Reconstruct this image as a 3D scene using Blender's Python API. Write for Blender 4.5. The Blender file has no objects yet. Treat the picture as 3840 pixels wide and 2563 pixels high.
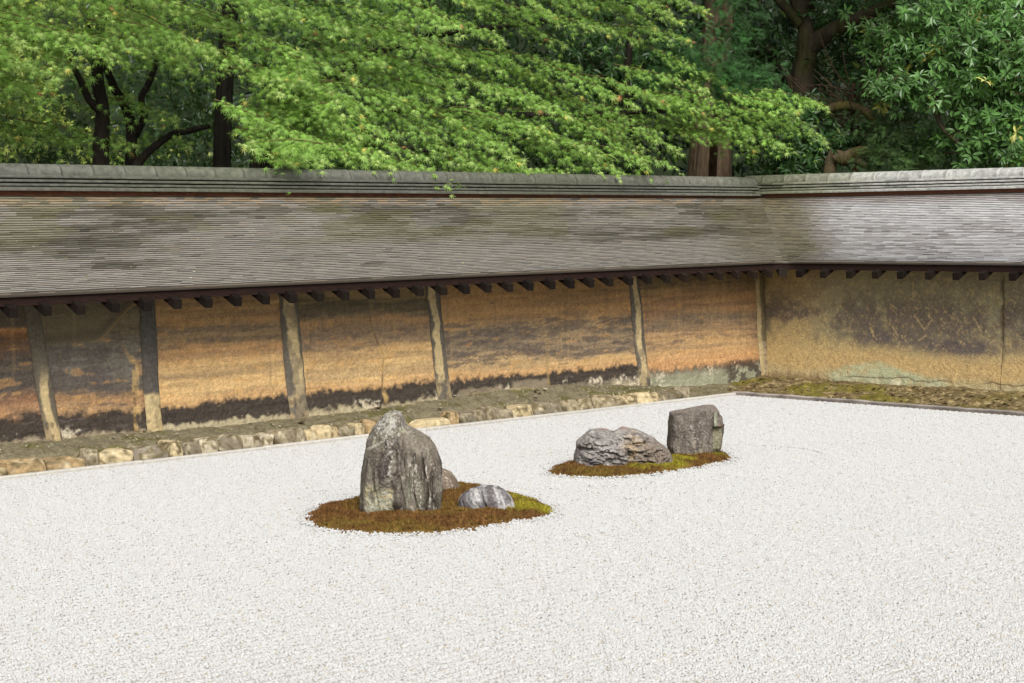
# Dry stone garden with an earthen wall, shingled roof and maple trees behind it.
import bpy, math, random
import numpy as np
from mathutils import Vector, Matrix

SC = bpy.context.scene
COL = SC.collection
RNG = np.random.default_rng(11)
random.seed(11)

# ------------------------------------------------------------------ camera
PITCH, ROLL, YAW = [math.radians(a) for a in (3.6376, -0.6190, 45.304)]
EYE = Vector((0.0, 0.0, 1.6))
fw = Vector((math.cos(YAW) * math.cos(PITCH), math.sin(YAW) * math.cos(PITCH), -math.sin(PITCH)))
rt = Vector((math.sin(YAW), -math.cos(YAW), 0.0))
up = rt.cross(fw)
rt, up = rt * math.cos(ROLL) + up * math.sin(ROLL), up * math.cos(ROLL) - rt * math.sin(ROLL)
cam = bpy.data.cameras.new('camera')
cam.sensor_fit = 'HORIZONTAL'
cam.sensor_width = 36.0
cam.lens = 36.0 * 7000 / 3840
cam.clip_start = 0.1
cam.clip_end = 2000
camo = bpy.data.objects.new('camera', cam)
COL.objects.link(camo)
camo.matrix_world = Matrix((
    (rt.x, up.x, -fw.x, EYE.x), (rt.y, up.y, -fw.y, EYE.y), (rt.z, up.z, -fw.z, EYE.z), (0, 0, 0, 1)))
SC.camera = camo

# ------------------------------------------------------------------ light
SUN_EL = math.radians(44)
SUN_AZ = math.radians(238)          # direction towards the sun, measured from +X to +Y
world = bpy.data.worlds.new('World')
SC.world = world
world.use_nodes = True
wn = world.node_tree
wn.nodes.clear()
sky = wn.nodes.new('ShaderNodeTexSky')
sky.sky_type = 'NISHITA'
sky.sun_disc = False
sky.sun_elevation = SUN_EL
sky.sun_rotation = math.pi / 2 - SUN_AZ
sky.air_density = 1.0
sky.dust_density = 3.0
hs = wn.nodes.new('ShaderNodeHueSaturation')      # thin overcast: the blue is mostly washed out
hs.inputs['Saturation'].default_value = 0.16
bg = wn.nodes.new('ShaderNodeBackground')
bg.inputs['Strength'].default_value = 0.06
wo = wn.nodes.new('ShaderNodeOutputWorld')
wn.links.new(sky.outputs[0], hs.inputs['Color'])
wn.links.new(hs.outputs[0], bg.inputs[0])
wn.links.new(bg.outputs[0], wo.inputs[0])
sl = bpy.data.lights.new('sun', 'SUN')
sl.energy = 1.5
sl.angle = math.radians(36)
sl.color = (1.0, 0.972, 0.935)
so = bpy.data.objects.new('sun', sl)
COL.objects.link(so)
sdir = Vector((math.cos(SUN_EL) * math.cos(SUN_AZ), math.cos(SUN_EL) * math.sin(SUN_AZ), math.sin(SUN_EL)))
so.rotation_euler = sdir.to_track_quat('Z', 'Y').to_euler()
so.location = (0, 0, 12)
vs = SC.view_settings
vs.view_transform = 'Standard'
vs.look = 'None'
vs.exposure = 1.27
vs.gamma = 1.0
vs.use_curve_mapping = False
SC.cycles.use_denoising = True
SC.cycles.max_bounces = 6
SC.cycles.diffuse_bounces = 4
SC.cycles.transmission_bounces = 4
SC.cycles.transparent_max_bounces = 4
SC.cycles.caustics_reflective = False
SC.cycles.caustics_refractive = False

# ------------------------------------------------------------------ helpers
def lin(c):
    c = np.asarray(c, float) / 255.0
    return np.where(c <= 0.04045, c / 12.92, ((c + 0.055) / 1.055) ** 2.4)

def ss(a, b, v):
    t = np.clip((v - a) / (b - a), 0, 1)
    return t * t * (3 - 2 * t)

def _h(ix, iy, iz, seed):
    h = (ix * 374761393 + iy * 668265263 + iz * 2147483647 + seed * 1274126177) & 0xFFFFFFFF
    h = ((h ^ (h >> 13)) * 1274126177) & 0xFFFFFFFF
    h = ((h ^ (h >> 16)) * 2246822519) & 0xFFFFFFFF
    return ((h ^ (h >> 15)) & 0xFFFFFF) / float(0xFFFFFF)

def vn2(x, y, seed=0):
    xi = np.floor(x).astype(np.int64); yi = np.floor(y).astype(np.int64)
    fx = x - xi; fy = y - yi
    fx = fx * fx * (3 - 2 * fx); fy = fy * fy * (3 - 2 * fy)
    a = _h(xi, yi, 0, seed); b = _h(xi + 1, yi, 0, seed)
    c = _h(xi, yi + 1, 0, seed); d = _h(xi + 1, yi + 1, 0, seed)
    return (a * (1 - fx) + b * fx) * (1 - fy) + (c * (1 - fx) + d * fx) * fy

def fb2(x, y, o=4, seed=0, g=0.5):
    s = 0; a = 1.0; t = 0
    for k in range(o):
        s = s + a * vn2(x, y, seed + k * 17); t += a
        x = x * 2.03 + 11.3; y = y * 2.03 + 7.7; a *= g
    return s / t

def vn3(x, y, z, seed=0):
    xi = np.floor(x).astype(np.int64); yi = np.floor(y).astype(np.int64); zi = np.floor(z).astype(np.int64)
    fx = x - xi; fy = y - yi; fz = z - zi
    fx = fx * fx * (3 - 2 * fx); fy = fy * fy * (3 - 2 * fy); fz = fz * fz * (3 - 2 * fz)
    r = 0
    for dz in (0, 1):
        wz = fz if dz else 1 - fz
        for dy in (0, 1):
            wy = fy if dy else 1 - fy
            for dx in (0, 1):
                wx = fx if dx else 1 - fx
                r = r + _h(xi + dx, yi + dy, zi + dz, seed) * wx * wy * wz
    return r

def fb3(x, y, z, o=4, seed=0, g=0.5):
    s = 0; a = 1.0; t = 0
    for k in range(o):
        s = s + a * vn3(x, y, z, seed + k * 17); t += a
        x = x * 2.03 + 11.3; y = y * 2.03 + 7.7; z = z * 2.03 + 3.1; a *= g
    return s / t

def mesh_np(name, V, F, col=None, smooth=False):
    """F: array (n, k) of one polygon size, or a list of such arrays; col: (nv, 3) linear colour."""
    V = np.asarray(V, np.float32).reshape(-1, 3)
    Fs = F if isinstance(F, list) else [F]
    Fs = [np.asarray(f, np.int32) for f in Fs if len(f)]
    me = bpy.data.meshes.new(name)
    loops = np.concatenate([f.ravel() for f in Fs])
    tot = np.concatenate([np.full(len(f), f.shape[1], np.int32) for f in Fs])
    start = np.concatenate([[0], np.cumsum(tot)[:-1]]).astype(np.int32)
    me.vertices.add(len(V)); me.vertices.foreach_set('co', V.ravel())
    me.loops.add(len(loops)); me.loops.foreach_set('vertex_index', loops)
    me.polygons.add(len(tot)); me.polygons.foreach_set('loop_start', start)
    me.polygons.foreach_set('loop_total', tot)
    me.polygons.foreach_set('use_smooth', np.full(len(tot), bool(smooth)))
    me.update(calc_edges=True)
    set_col(me, col)
    return me

def set_col(me, col):
    a = me.color_attributes.new('Col', 'FLOAT_COLOR', 'POINT')
    n = len(me.vertices)
    c = np.ones((n, 4), np.float32)
    if col is not None:
        c[:, :3] = np.asarray(col, np.float32)
    a.data.foreach_set('color', c.ravel())

def obj(name, me, mat=None, parent=None, label=None, cat=None, group=None, kind=None):
    o = bpy.data.objects.new(name, me)
    COL.objects.link(o)
    if me is not None and mat is not None and not me.materials:
        me.materials.append(mat)
    if parent is not None:
        o.parent = parent
    if label: o['label'] = label
    if cat: o['category'] = cat
    if group: o['group'] = group
    if kind: o['kind'] = kind
    return o

def grid_faces(nu, nv):
    i = np.arange(nu * nv).reshape(nu, nv)
    return np.stack([i[:-1, :-1], i[1:, :-1], i[1:, 1:], i[:-1, 1:]], -1).reshape(-1, 4)

BOXF = np.array([[0, 3, 2, 1], [4, 5, 6, 7], [0, 1, 5, 4], [1, 2, 6, 5], [2, 3, 7, 6], [3, 0, 4, 7]])
def box_v(x0, x1, y0, y1, z0, z1):
    return np.array([[x0, y0, z0], [x1, y0, z0], [x1, y1, z0], [x0, y1, z0],
                     [x0, y0, z1], [x1, y0, z1], [x1, y1, z1], [x0, y1, z1]], float)

def bevel_box(x0, x1, y0, y1, z0, z1, b):
    """box with chamfered edges: 24 vertices"""
    V = []; idx = {}
    for sx in (0, 1):
        for sy in (0, 1):
            for sz in (0, 1):
                P = (x1 if sx else x0, y1 if sy else y0, z1 if sz else z0)
                dx, dy, dz = (-b if sx else b), (-b if sy else b), (-b if sz else b)
                for ax in range(3):
                    q = [P[0] + dx, P[1] + dy, P[2] + dz]
                    q[ax] = P[ax]
                    idx[(sx, sy, sz, ax)] = len(V); V.append(q)
    Q = []; T = []
    order = [(0, 0), (1, 0), (1, 1), (0, 1)]
    for ax in range(3):
        for s in (0, 1):
            f = []
            for a, c in order:
                k = [0, 0, 0]; k[ax] = s; k[(ax + 1) % 3] = a; k[(ax + 2) % 3] = c
                f.append(idx[(k[0], k[1], k[2], ax)])
            Q.append(f if s else f[::-1])
    for ax in range(3):
        a1, a2 = (ax + 1) % 3, (ax + 2) % 3
        for s1 in (0, 1):
            for s2 in (0, 1):
                k0 = [0, 0, 0]; k0[a1] = s1; k0[a2] = s2; k1 = list(k0); k1[ax] = 1
                f = [idx[(*k0, a1)], idx[(*k1, a1)], idx[(*k1, a2)], idx[(*k0, a2)]]
                Q.append(f if s1 == s2 else f[::-1])
    for sx in (0, 1):
        for sy in (0, 1):
            for sz in (0, 1):
                f = [idx[(sx, sy, sz, a)] for a in range(3)]
                T.append(f if (sx + sy + sz) % 2 else f[::-1])
    V = np.array(V, float); mid = V.mean(0)
    def outward(F):
        F = np.array(F); p = V[F]
        n = np.cross(p[:, 1] - p[:, 0], p[:, 2] - p[:, 0])
        bad = (n * (p.mean(1) - mid)).sum(1) < 0
        F[bad] = F[bad][:, ::-1]
        return F
    return V, [outward(Q), outward(T)]

def tube(pts, rad, n=8, rough=0.0, seed=0):
    """tapered tube through points; returns V, F (quads)"""
    P = np.asarray(pts, float); R = np.asarray(rad, float)
    # resample with Catmull-Rom
    if len(P) > 2:
        Q = []; RR = []
        for i in range(len(P) - 1):
            p0 = P[max(i - 1, 0)]; p1 = P[i]; p2 = P[i + 1]; p3 = P[min(i + 2, len(P) - 1)]
            m = max(3, int(np.linalg.norm(p2 - p1) / 0.08))
            m = min(m, 14)
            for k in range(m):
                t = k / m
                Q.append(0.5 * ((2 * p1) + (-p0 + p2) * t + (2 * p0 - 5 * p1 + 4 * p2 - p3) * t * t + (-p0 + 3 * p1 - 3 * p2 + p3) * t ** 3))
                RR.append(R[i] * (1 - t) + R[i + 1] * t)
        Q.append(P[-1]); RR.append(R[-1])
        P = np.array(Q); R = np.array(RR)
    P = np.concatenate([P[:1], P, P[-1:]]); R = np.concatenate([[0], R, [0]])      # closed ends
    T = np.gradient(P, axis=0); T /= np.linalg.norm(T, axis=1)[:, None] + 1e-9
    ref = np.array([0.31, 0.17, 0.9]) if abs(T[1][2]) < 0.8 else np.array([1.0, 0.1, 0.0])
    U = np.cross(T, ref); U /= np.linalg.norm(U, axis=1)[:, None] + 1e-9
    W_ = np.cross(T, U)
    a = np.linspace(0, 2 * math.pi, n, endpoint=False)
    ring = np.cos(a)[None, :, None] * U[:, None, :] + np.sin(a)[None, :, None] * W_[:, None, :]
    rr = R[:, None] * np.ones(n)[None, :]
    if rough:
        ll = np.arange(len(P))[:, None] * 0.35
        rr = rr * (1 + rough * (fb2(a[None, :] * n / 6.28 * 0.8 + seed, ll + a[None, :] * 0, 3, seed) - 0.5) * 2)
    V = P[:, None, :] + ring * rr[:, :, None]
    m = len(P)
    i = np.arange(m * n).reshape(m, n)
    j = np.roll(i, -1, axis=1)
    F = np.stack([i[:-1], j[:-1], j[1:], i[1:]], -1).reshape(-1, 4)
    return V.reshape(-1, 3), F

# ------------------------------------------------------------------ materials
def material(name, rough=0.85, spec=0.25, bump=0.3, bscale=60.0, bdist=0.01, nscale=25.0, lo=0.8, hi=1.2,
             translucent=0.0, stretch=None, detail=5.0, tint=None, sheen=0.0):
    m = bpy.data.materials.new(name)
    m.use_nodes = True
    nt = m.node_tree; N = nt.nodes; L = nt.links
    N.clear()
    out = N.new('ShaderNodeOutputMaterial')
    b = N.new('ShaderNodeBsdfPrincipled')
    at = N.new('ShaderNodeAttribute'); at.attribute_name = 'Col'
    oi = N.new('ShaderNodeObjectInfo')
    tc = N.new('ShaderNodeTexCoord')
    mp = N.new('ShaderNodeMapping')
    L.new(tc.outputs['Object'], mp.inputs['Vector'])
    rs = N.new('ShaderNodeMath'); rs.operation = 'MULTIPLY'; rs.inputs[1].default_value = 53.0     # every piece its own grain
    L.new(oi.outputs['Random'], rs.inputs[0]); L.new(rs.outputs[0], mp.inputs['Location'])
    if stretch: mp.inputs['Scale'].default_value = stretch
    nz = N.new('ShaderNodeTexNoise'); nz.inputs['Scale'].default_value = nscale; nz.inputs['Detail'].default_value = detail
    nz.inputs['Roughness'].default_value = 0.62
    L.new(mp.outputs[0], nz.inputs['Vector'])
    mr = N.new('ShaderNodeMapRange')
    mr.inputs['From Min'].default_value = 0.3; mr.inputs['From Max'].default_value = 0.7
    mr.inputs['To Min'].default_value = lo; mr.inputs['To Max'].default_value = hi
    L.new(nz.outputs['Fac'], mr.inputs['Value'])
    m1 = N.new('ShaderNodeMix'); m1.data_type = 'RGBA'; m1.blend_type = 'MULTIPLY'; m1.inputs['Factor'].default_value = 1
    L.new(at.outputs['Color'], m1.inputs['A']); L.new(oi.outputs['Color'], m1.inputs['B'])
    m2 = N.new('ShaderNodeMix'); m2.data_type = 'RGBA'; m2.blend_type = 'MULTIPLY'; m2.inputs['Factor'].default_value = 1
    L.new(m1.outputs['Result'], m2.inputs['A']); L.new(mr.outputs[0], m2.inputs['B'])
    colr = m2.outputs['Result']
    if tint is not None:
        m3 = N.new('ShaderNodeMix'); m3.data_type = 'RGBA'; m3.blend_type = 'MULTIPLY'; m3.inputs['Factor'].default_value = 1
        m3.inputs['B'].default_value = (*tint, 1)
        L.new(colr, m3.inputs['A']); colr = m3.outputs['Result']
    L.new(colr, b.inputs['Base Color'])
    b.inputs['Roughness'].default_value = rough
    b.inputs['Specular IOR Level'].default_value = spec
    if bump:
        bz = N.new('ShaderNodeTexNoise'); bz.inputs['Scale'].default_value = bscale; bz.inputs['Detail'].default_value = 4
        L.new(mp.outputs[0], bz.inputs['Vector'])
        bp = N.new('ShaderNodeBump'); bp.inputs['Strength'].default_value = bump; bp.inputs['Distance'].default_value = bdist
        L.new(bz.outputs['Fac'], bp.inputs['Height'])
        L.new(bp.outputs[0], b.inputs['Normal'])
    if translucent:
        tr = N.new('ShaderNodeBsdfTranslucent')
        hv = N.new('ShaderNodeMix'); hv.data_type = 'RGBA'; hv.blend_type = 'MULTIPLY'; hv.inputs['Factor'].default_value = 1
        hv.inputs['B'].default_value = (1.25, 1.15, 0.35, 1)
        L.new(colr, hv.inputs['A']); L.new(hv.outputs['Result'], tr.inputs['Color'])
        mx = N.new('ShaderNodeMixShader'); mx.inputs[0].default_value = translucent
        L.new(b.outputs[0], mx.inputs[1]); L.new(tr.outputs[0], mx.inputs[2])
        L.new(mx.outputs[0], out.inputs['Surface'])
    else:
        L.new(b.outputs[0], out.inputs['Surface'])
    return m

MAT = dict(
    plaster=material('earth_plaster', 0.95, 0.1, 0.7, 60, 0.012, 95, 0.72, 1.28),
    post=material('plastered_post', 0.95, 0.1, 0.35, 90, 0.006, 40, 0.8, 1.2),
    shingle=material('weathered_shingle', 0.62, 0.45, 0.2, 40, 0.003, 30, 0.9, 1.1),
    tile=material('grey_ridge_tile', 0.6, 0.4, 0.15, 60, 0.003, 22, 0.6, 1.35),
    beam=material('dark_brown_timber', 0.85, 0.15, 0.3, 25, 0.004, 16, 0.55, 1.4, stretch=(1, 6, 6)),
    rock=material('lichened_rock', 0.92, 0.15, 0.8, 55, 0.02, 70, 0.62, 1.4),
    stone=material('edging_stone', 0.9, 0.2, 0.6, 45, 0.012, 30, 0.62, 1.3),
    kerb=material('granite_kerb', 0.9, 0.2, 0.3, 120, 0.004, 30, 0.8, 1.12),
    earth=material('mossy_earth', 1.0, 0.1, 0.6, 60, 0.015, 45, 0.65, 1.3),
    pebble=material('white_pebble', 0.85, 0.2, 0.0, 1, 0, 60, 0.95, 1.05),
    moss=material('moss', 1.0, 0.1, 0.0, 1, 0, 50, 0.75, 1.25, translucent=0.2),
    maple=material('maple_leaf', 0.42, 0.45, 0.0, 1, 0, 6, 0.85, 1.15, translucent=0.24),
    broad=material('evergreen_leaf', 0.36, 0.5, 0.0, 1, 0, 8, 0.85, 1.15, translucent=0.22),
    needle=material('conifer_leaf', 0.6, 0.35, 0.0, 1, 0, 8, 0.85, 1.15, translucent=0.25),
    bark=material('bark', 0.95, 0.15, 0.8, 30, 0.03, 18, 0.55, 1.35, stretch=(1, 1, 0.22)),
    litter=material('leaf_litter', 1.0, 0.1, 0.5, 20, 0.03, 3.0, 0.6, 1.3),
)
# ------------------------------------------------------------------ ground
YK, XK = 10.655, 13.42            # inner edges of the gravel (kerb lines)
YW, XW = 11.12, 14.45             # garden faces of the two walls
gv = np.array([[-900, -900, -0.03], [900, -900, -0.03], [900, 900, -0.03], [-900, 900, -0.03]], float)
g = obj('ground', mesh_np('ground', gv, np.array([[0, 1, 2, 3]]), np.tile(lin((92, 84, 62)), (4, 1))), MAT['litter'], kind='structure')
bv = np.array([[-12, -1.5, 0.0], [XK + .05, -1.5, 0.0], [XK + .05, YK + .05, 0.0], [-12, YK + .05, 0.0]], float)
obj('gravel_bed', mesh_np('gravel_bed', bv, np.array([[0, 1, 2, 3]]), np.tile(lin((172, 168, 160)), (4, 1))),
    material('gravel_bed', 1, 0.1, 0.8, 150, 0.01, 160, 0.82, 1.12), kind='structure')

# gravel: tiles of white pebbles, laid by geometry nodes
TS = 0.30
def ico():
    t = (1 + 5 ** 0.5) / 2
    v = np.array([[-1, t, 0], [1, t, 0], [-1, -t, 0], [1, -t, 0], [0, -1, t], [0, 1, t], [0, -1, -t], [0, 1, -t],
                  [t, 0, -1], [t, 0, 1], [-t, 0, -1], [-t, 0, 1]], float)
    v /= np.linalg.norm(v[0])
    f = np.array([[0, 11, 5], [0, 5, 1], [0, 1, 7], [0, 7, 10], [0, 10, 11], [1, 5, 9], [5, 11, 4], [11, 10, 2], [10, 7, 6],
                  [7, 1, 8], [3, 9, 4], [3, 4, 2], [3, 2, 6], [3, 6, 8], [3, 8, 9], [4, 9, 5], [2, 4, 11], [6, 2, 10], [8, 6, 7], [9, 8, 1]])
    return v, f
ICV, ICF = ico()
def rotmats(n, rng):
    q = rng.normal(size=(n, 4)); q /= np.linalg.norm(q, axis=1)[:, None]
    w, x, y, z = q.T
    return np.stack([np.stack([1 - 2 * (y * y + z * z), 2 * (x * y - z * w), 2 * (x * z + y * w)], -1),
                     np.stack([2 * (x * y + z * w), 1 - 2 * (x * x + z * z), 2 * (y * z - x * w)], -1),
                     np.stack([2 * (x * z - y * w), 2 * (y * z + x * w), 1 - 2 * (x * x + y * y)], -1)], 1)
def pebbles(P, r, rng, tan=0.05):
    n = len(P)
    R = rotmats(n, rng)
    sc = rng.uniform(0.62, 1.25, (n, 3)) * r[:, None]
    sc[:, 2] *= 0.8
    loc = ICV[None] * sc[:, None, :] * rng.uniform(0.82, 1.15, (n, 12, 1))
    V = np.einsum('nij,nvj->nvi', R, loc) + P[:, None, :]
    F = ICF[None] + (np.arange(n) * 12)[:, None, None]
    k = rng.random(n)
    b = rng.normal(0.515, 0.024, n).clip(0.42, 0.58)
    c = np.stack([b, b * 0.992, b * 0.972], -1)
    dk = k < 0.02
    c[dk] *= rng.uniform(0.45, 0.75, (dk.sum(), 1)) * np.array([1.02, 0.98, 0.9])
    tn = (k > 0.05) & (k < 0.05 + tan * .7)
    c[tn] *= np.array([0.92, 0.83, 0.68])
    return V.reshape(-1, 3), F.reshape(-1, 3), np.repeat(c, 12, axis=0)
tilecol = bpy.data.collections.new('gravel_tiles')
for k in range(6):
    rng = np.random.default_rng(100 + k)
    m = 37
    gx, gy = np.meshgrid(np.arange(m), np.arange(m), indexing='ij')
    P = np.stack([(gx.ravel() + rng.uniform(-.1, 1.1, m * m)) / m - 0.5, (gy.ravel() + rng.uniform(-.1, 1.1, m * m)) / m - 0.5], -1) * TS
    z = rng.uniform(-0.0022, 0.002, m * m) + .0026 * np.sin((P[:, 1] / TS + .5) * 2 * math.pi * 5 + .5 * np.sin(P[:, 0] / TS * 2 * math.pi))
    V, F, c = pebbles(np.column_stack([P, z]), rng.uniform(0.0046, 0.0068, m * m), rng)
    me = mesh_np('gravel_tile', V, F, c, smooth=True)
    me.materials.append(MAT['pebble'])
    tilecol.objects.link(bpy.data.objects.new('gravel_tile_%d' % k, me))
nx, ny = 40, 36
tx = XK - 0.002 - TS / 2 - np.arange(nx) * TS
ty = YK + 0.004 - TS / 2 - np.arange(ny) * TS
TX, TY = [a.ravel() for a in np.meshgrid(tx, ty, indexing='ij')]
keep = (TX + TY > 5.6) & (TX > 0.8) & (TY > 0.4)
TX, TY = TX[keep], TY[keep]
TZ = 0.004 * (fb2(TX * 0.9, TY * 0.9, 2, 3) - .5)
pm = bpy.data.meshes.new('gravel')
pm.vertices.add(len(TX)); pm.vertices.foreach_set('co', np.column_stack([TX, TY, TZ]).astype(np.float32).ravel())
a = pm.attributes.new('turn', 'FLOAT', 'POINT'); a.data.foreach_set('value', (RNG.integers(0, 2, len(TX)) * math.pi).astype(np.float32))
a = pm.attributes.new('which', 'INT', 'POINT'); a.data.foreach_set('value', RNG.integers(0, 6, len(TX)).astype(np.int32))
gravel = obj('gravel', pm, MAT['pebble'], label='white raked gravel covering the whole garden floor', cat='gravel', kind='stuff')
ng = bpy.data.node_groups.new('lay_gravel', 'GeometryNodeTree')
ng.interface.new_socket('Geometry', in_out='INPUT', socket_type='NodeSocketGeometry')
ng.interface.new_socket('Geometry', in_out='OUTPUT', socket_type='NodeSocketGeometry')
N = ng.nodes; L = ng.links
gi = N.new('NodeGroupInput'); go = N.new('NodeGroupOutput')
iop = N.new('GeometryNodeInstanceOnPoints'); ci = N.new('GeometryNodeCollectionInfo')
ci.inputs['Collection'].default_value = tilecol; ci.inputs['Separate Children'].default_value = True; ci.inputs['Reset Children'].default_value = True
na = N.new('GeometryNodeInputNamedAttribute'); na.data_type = 'FLOAT'; na.inputs['Name'].default_value = 'turn'
nb = N.new('GeometryNodeInputNamedAttribute'); nb.data_type = 'INT'; nb.inputs['Name'].default_value = 'which'
cx = N.new('ShaderNodeCombineXYZ')
L.new(gi.outputs[0], iop.inputs['Points']); L.new(ci.outputs[0], iop.inputs['Instance'])
iop.inputs['Pick Instance'].default_value = True
L.new(nb.outputs[0], iop.inputs['Instance Index']); L.new(na.outputs[0], cx.inputs['Z']); L.new(cx.outputs[0], iop.inputs['Rotation'])
L.new(iop.outputs[0], go.inputs[0])
gm = gravel.modifiers.new('lay', 'NODES'); gm.node_group = ng

# ------------------------------------------------------------------ kerbs, edging stones and earth strips
kerb = obj('stone_kerb', None, label='pale granite kerb line between gravel and the stones below the long wall', cat='kerb', kind='thing')
x = 4.4; k = 0
while x < XK:
    w = random.uniform(0.75, 1.1); x1 = min(x + w, XK + .03)
    V, F = bevel_box(x + .002, x1 - .002, YK, YK + .050, -0.05, 0.026 + random.uniform(-.003, .003), .008)
    # break the long straight edge a little
    me = mesh_np('kerb_stone', V, F, np.tile(lin((186, 182, 173)) * random.uniform(.94, 1.04), (len(V), 1)))
    obj('kerb_stone', me, MAT['kerb'], kerb)
    x = x1
kerb2 = obj('stone_kerb', None, label='pinkish grey stained kerb along the foot of the short wall at right', cat='kerb', kind='thing')
y = YK + .045
while y > 6.0:
    w = random.uniform(0.7, 1.2); y1 = y - w
    n = 14
    yy = np.linspace(y - .002, y1 + .002, n)
    prof = np.array([[0, -.05], [0, .026], [.006, .034], [.042, .036], [.048, .030], [.048, -.05]])
    V = np.zeros((n, 6, 3)); C = np.zeros((n, 6, 3))
    jit = (fb2(yy * 9, yy * 0, 3, 5) - .5)
    for i in range(6):
        V[:, i, 0] = XK + prof[i, 0] + jit * (.010 if i < 3 else .003)
        V[:, i, 1] = yy
        V[:, i, 2] = prof[i, 1] + (jit * .012 if 0 < i < 5 else 0)
    dark = ss(.35, .6, fb2(yy * 7, yy * 0 + 2, 3, 8))
    for i in range(6):
        base = lin((168, 161, 154)) if 1 < i < 5 else lin((140, 130, 122))
        C[:, i] = base[None] * (1 - (.45 if i < 3 else .2) * dark[:, None])
    F = grid_faces(n, 6)
    me = mesh_np('kerb_stone', V.reshape(-1, 3), [F, np.array([[0, 1, 2, 3, 4, 5], [(n - 1) * 6 + q for q in (5, 4, 3, 2, 1, 0)]])], C.reshape(-1, 3))
    obj('kerb_stone', me, MAT['kerb'], kerb2)
    y = y1

SX = [5.20, 5.55, 5.78, 6.052, 6.335, 6.634, 6.74, 7.007, 7.281, 7.40, 7.551, 7.70, 7.913, 8.068, 8.197, 8.40, 8.478, 8.60, 8.72, 8.802, 8.941, 9.056,
      9.207, 9.349, 9.568, 9.93, 10.051, 10.211, 10.33, 10.44, 10.603, 10.869, 11.035, 11.243, 11.396, 11.608, 11.913, 12.047, 12.148, 12.399, 12.511, 12.751, 12.837]
STONE_COL = [(168, 152, 118), (152, 134, 102), (138, 126, 102), (164, 154, 132), (126, 116, 96), (174, 158, 124), (148, 126, 92), (112, 104, 88)]
edging = obj('stone_edging', None, label='row of rough ochre edging stones at the foot of the long wall', cat='stone edging', kind='thing')
def rough_stone(w, d, h, rng, seed, ang=0.0):
    # cube sphere: rounded irregular block
    n = 9
    t = np.linspace(-1, 1, n)
    faces = []; V = []
    base = 0
    for ax in range(3):
        for s in (-1, 1):
            a, b = np.meshgrid(t, t, indexing='ij')
            p = np.zeros((n, n, 3)); p[..., ax] = s; p[..., (ax + 1) % 3] = a; p[..., (ax + 2) % 3] = b
            f = grid_faces(n, n) + base
            faces.append(f if s > 0 else f[:, ::-1]); V.append(p.reshape(-1, 3)); base += n * n
    V = np.concatenate(V); F = np.concatenate(faces)
    # superellipsoid rounding
    e = rng.uniform(7, 16)
    V = V / (np.abs(V) ** e).sum(1)[:, None] ** (1 / e)
    for _ in range(9):          # random cuts
        nrm = rng.normal(size=3); nrm /= np.linalg.norm(nrm)
        dd = rng.uniform(0.92, 1.3)
        k = V @ nrm - dd
        V = V - np.clip(k, 0, None)[:, None] * nrm * 0.97
    nn = fb3(V[:, 0] * 1.6 + seed, V[:, 1] * 1.6, V[:, 2] * 1.6 + seed * .3, 4, seed) - .5
    V = V * (1 + 0.12 * nn)[:, None]
    col_n = fb3(V[:, 0] * 2.5 + seed, V[:, 1] * 2.5, V[:, 2] * 3.5, 4, seed + 5)
    V = V * np.array([w / 2, d / 2, h / 2])
    return V, F, col_n
for i in range(len(SX) - 1):
    x0, x1 = SX[i], SX[i + 1]
    rng = np.random.default_rng(500 + i)
    h = rng.uniform(.09, .125) * (1.0 if x0 < 9.3 else 0.95)
    if 9.3 < x0 < 9.9: h *= .8
    V, F, cn = rough_stone((x1 - x0) * rng.uniform(.94, .99), rng.uniform(.14, .2), h + .07, rng, 40 + i)
    c = lin(STONE_COL[int(rng.integers(0, len(STONE_COL)))])
    if i == 7: c = lin((120, 112, 98))
    C = c[None] * (0.85 + 1.0 * cn)[:, None]
    dk = ss(.52, .66, cn + .12 * (rng.random() - .3))
    C = C * (1 - dk[:, None]) + dk[:, None] * lin((104, 92, 66))
    lt = ss(.60, .75, fb3(V[:, 0] * 30, V[:, 1] * 30, V[:, 2] * 30, 3, 7 + i))
    C = C * (1 - .6 * lt[:, None]) + .6 * lt[:, None] * lin((208, 196, 164))
    me = mesh_np('stone', V, F, C, smooth=False)
    o = obj('stone', me, MAT['stone'], edging)
    o.location = ((x0 + x1) / 2, YK + .135 + rng.uniform(-.008, .012), (h - .07) / 2 + .004)
    o.rotation_euler = (rng.uniform(-.08, .08), rng.uniform(-.05, .05), rng.uniform(-.08, .08))

def berm_h(x):     # height of the earth where it meets the long wall
    return .175 + .02 * np.sin(x * 1.3) + .028 * ss(9.5, 11, x) - .12 * ss(11.2, 14.0, x)
xs = np.arange(4.4, 14.56, .016); ys = np.linspace(YK + .03, YW + .06, 34)
X, Y = np.meshgrid(xs, ys, indexing='ij')
t = (Y - ys[0]) / (ys[-1] - ys[0])
front = .088 * (1 - ss(12.7, 13.0, X)) + .012
rise = (1 - ss(12.75, 12.9, X)) 
z = front * (ss(.30, .42, t) * rise + ss(0, .13, t) * (1 - rise)) + (berm_h(X) - front) * ss(.25, 1.0, t)
z = z * ss(0, .03, t + .01) + .028 * (fb2(X * 9, Y * 12, 4, 31) - .5) + .012 * (fb2(X * 45, Y * 45, 2, 32) - .5) * ss(.1, .3, t)
n1 = fb2(X * 5, Y * 9, 4, 41); n2 = fb2(X * 30, Y * 34, 3, 42); n3 = fb2(X * 90, Y * 90, 2, 43)
C = lin((116, 108, 86))[None, None] * (0.6 + .7 * n2)[..., None]
gmask = ss(.53, .66, n1 + .10 * (n2 - .5))[..., None] * .75
C = C * (1 - gmask) + gmask * lin((88, 84, 44)) * (0.6 + .7 * n2)[..., None]
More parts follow.
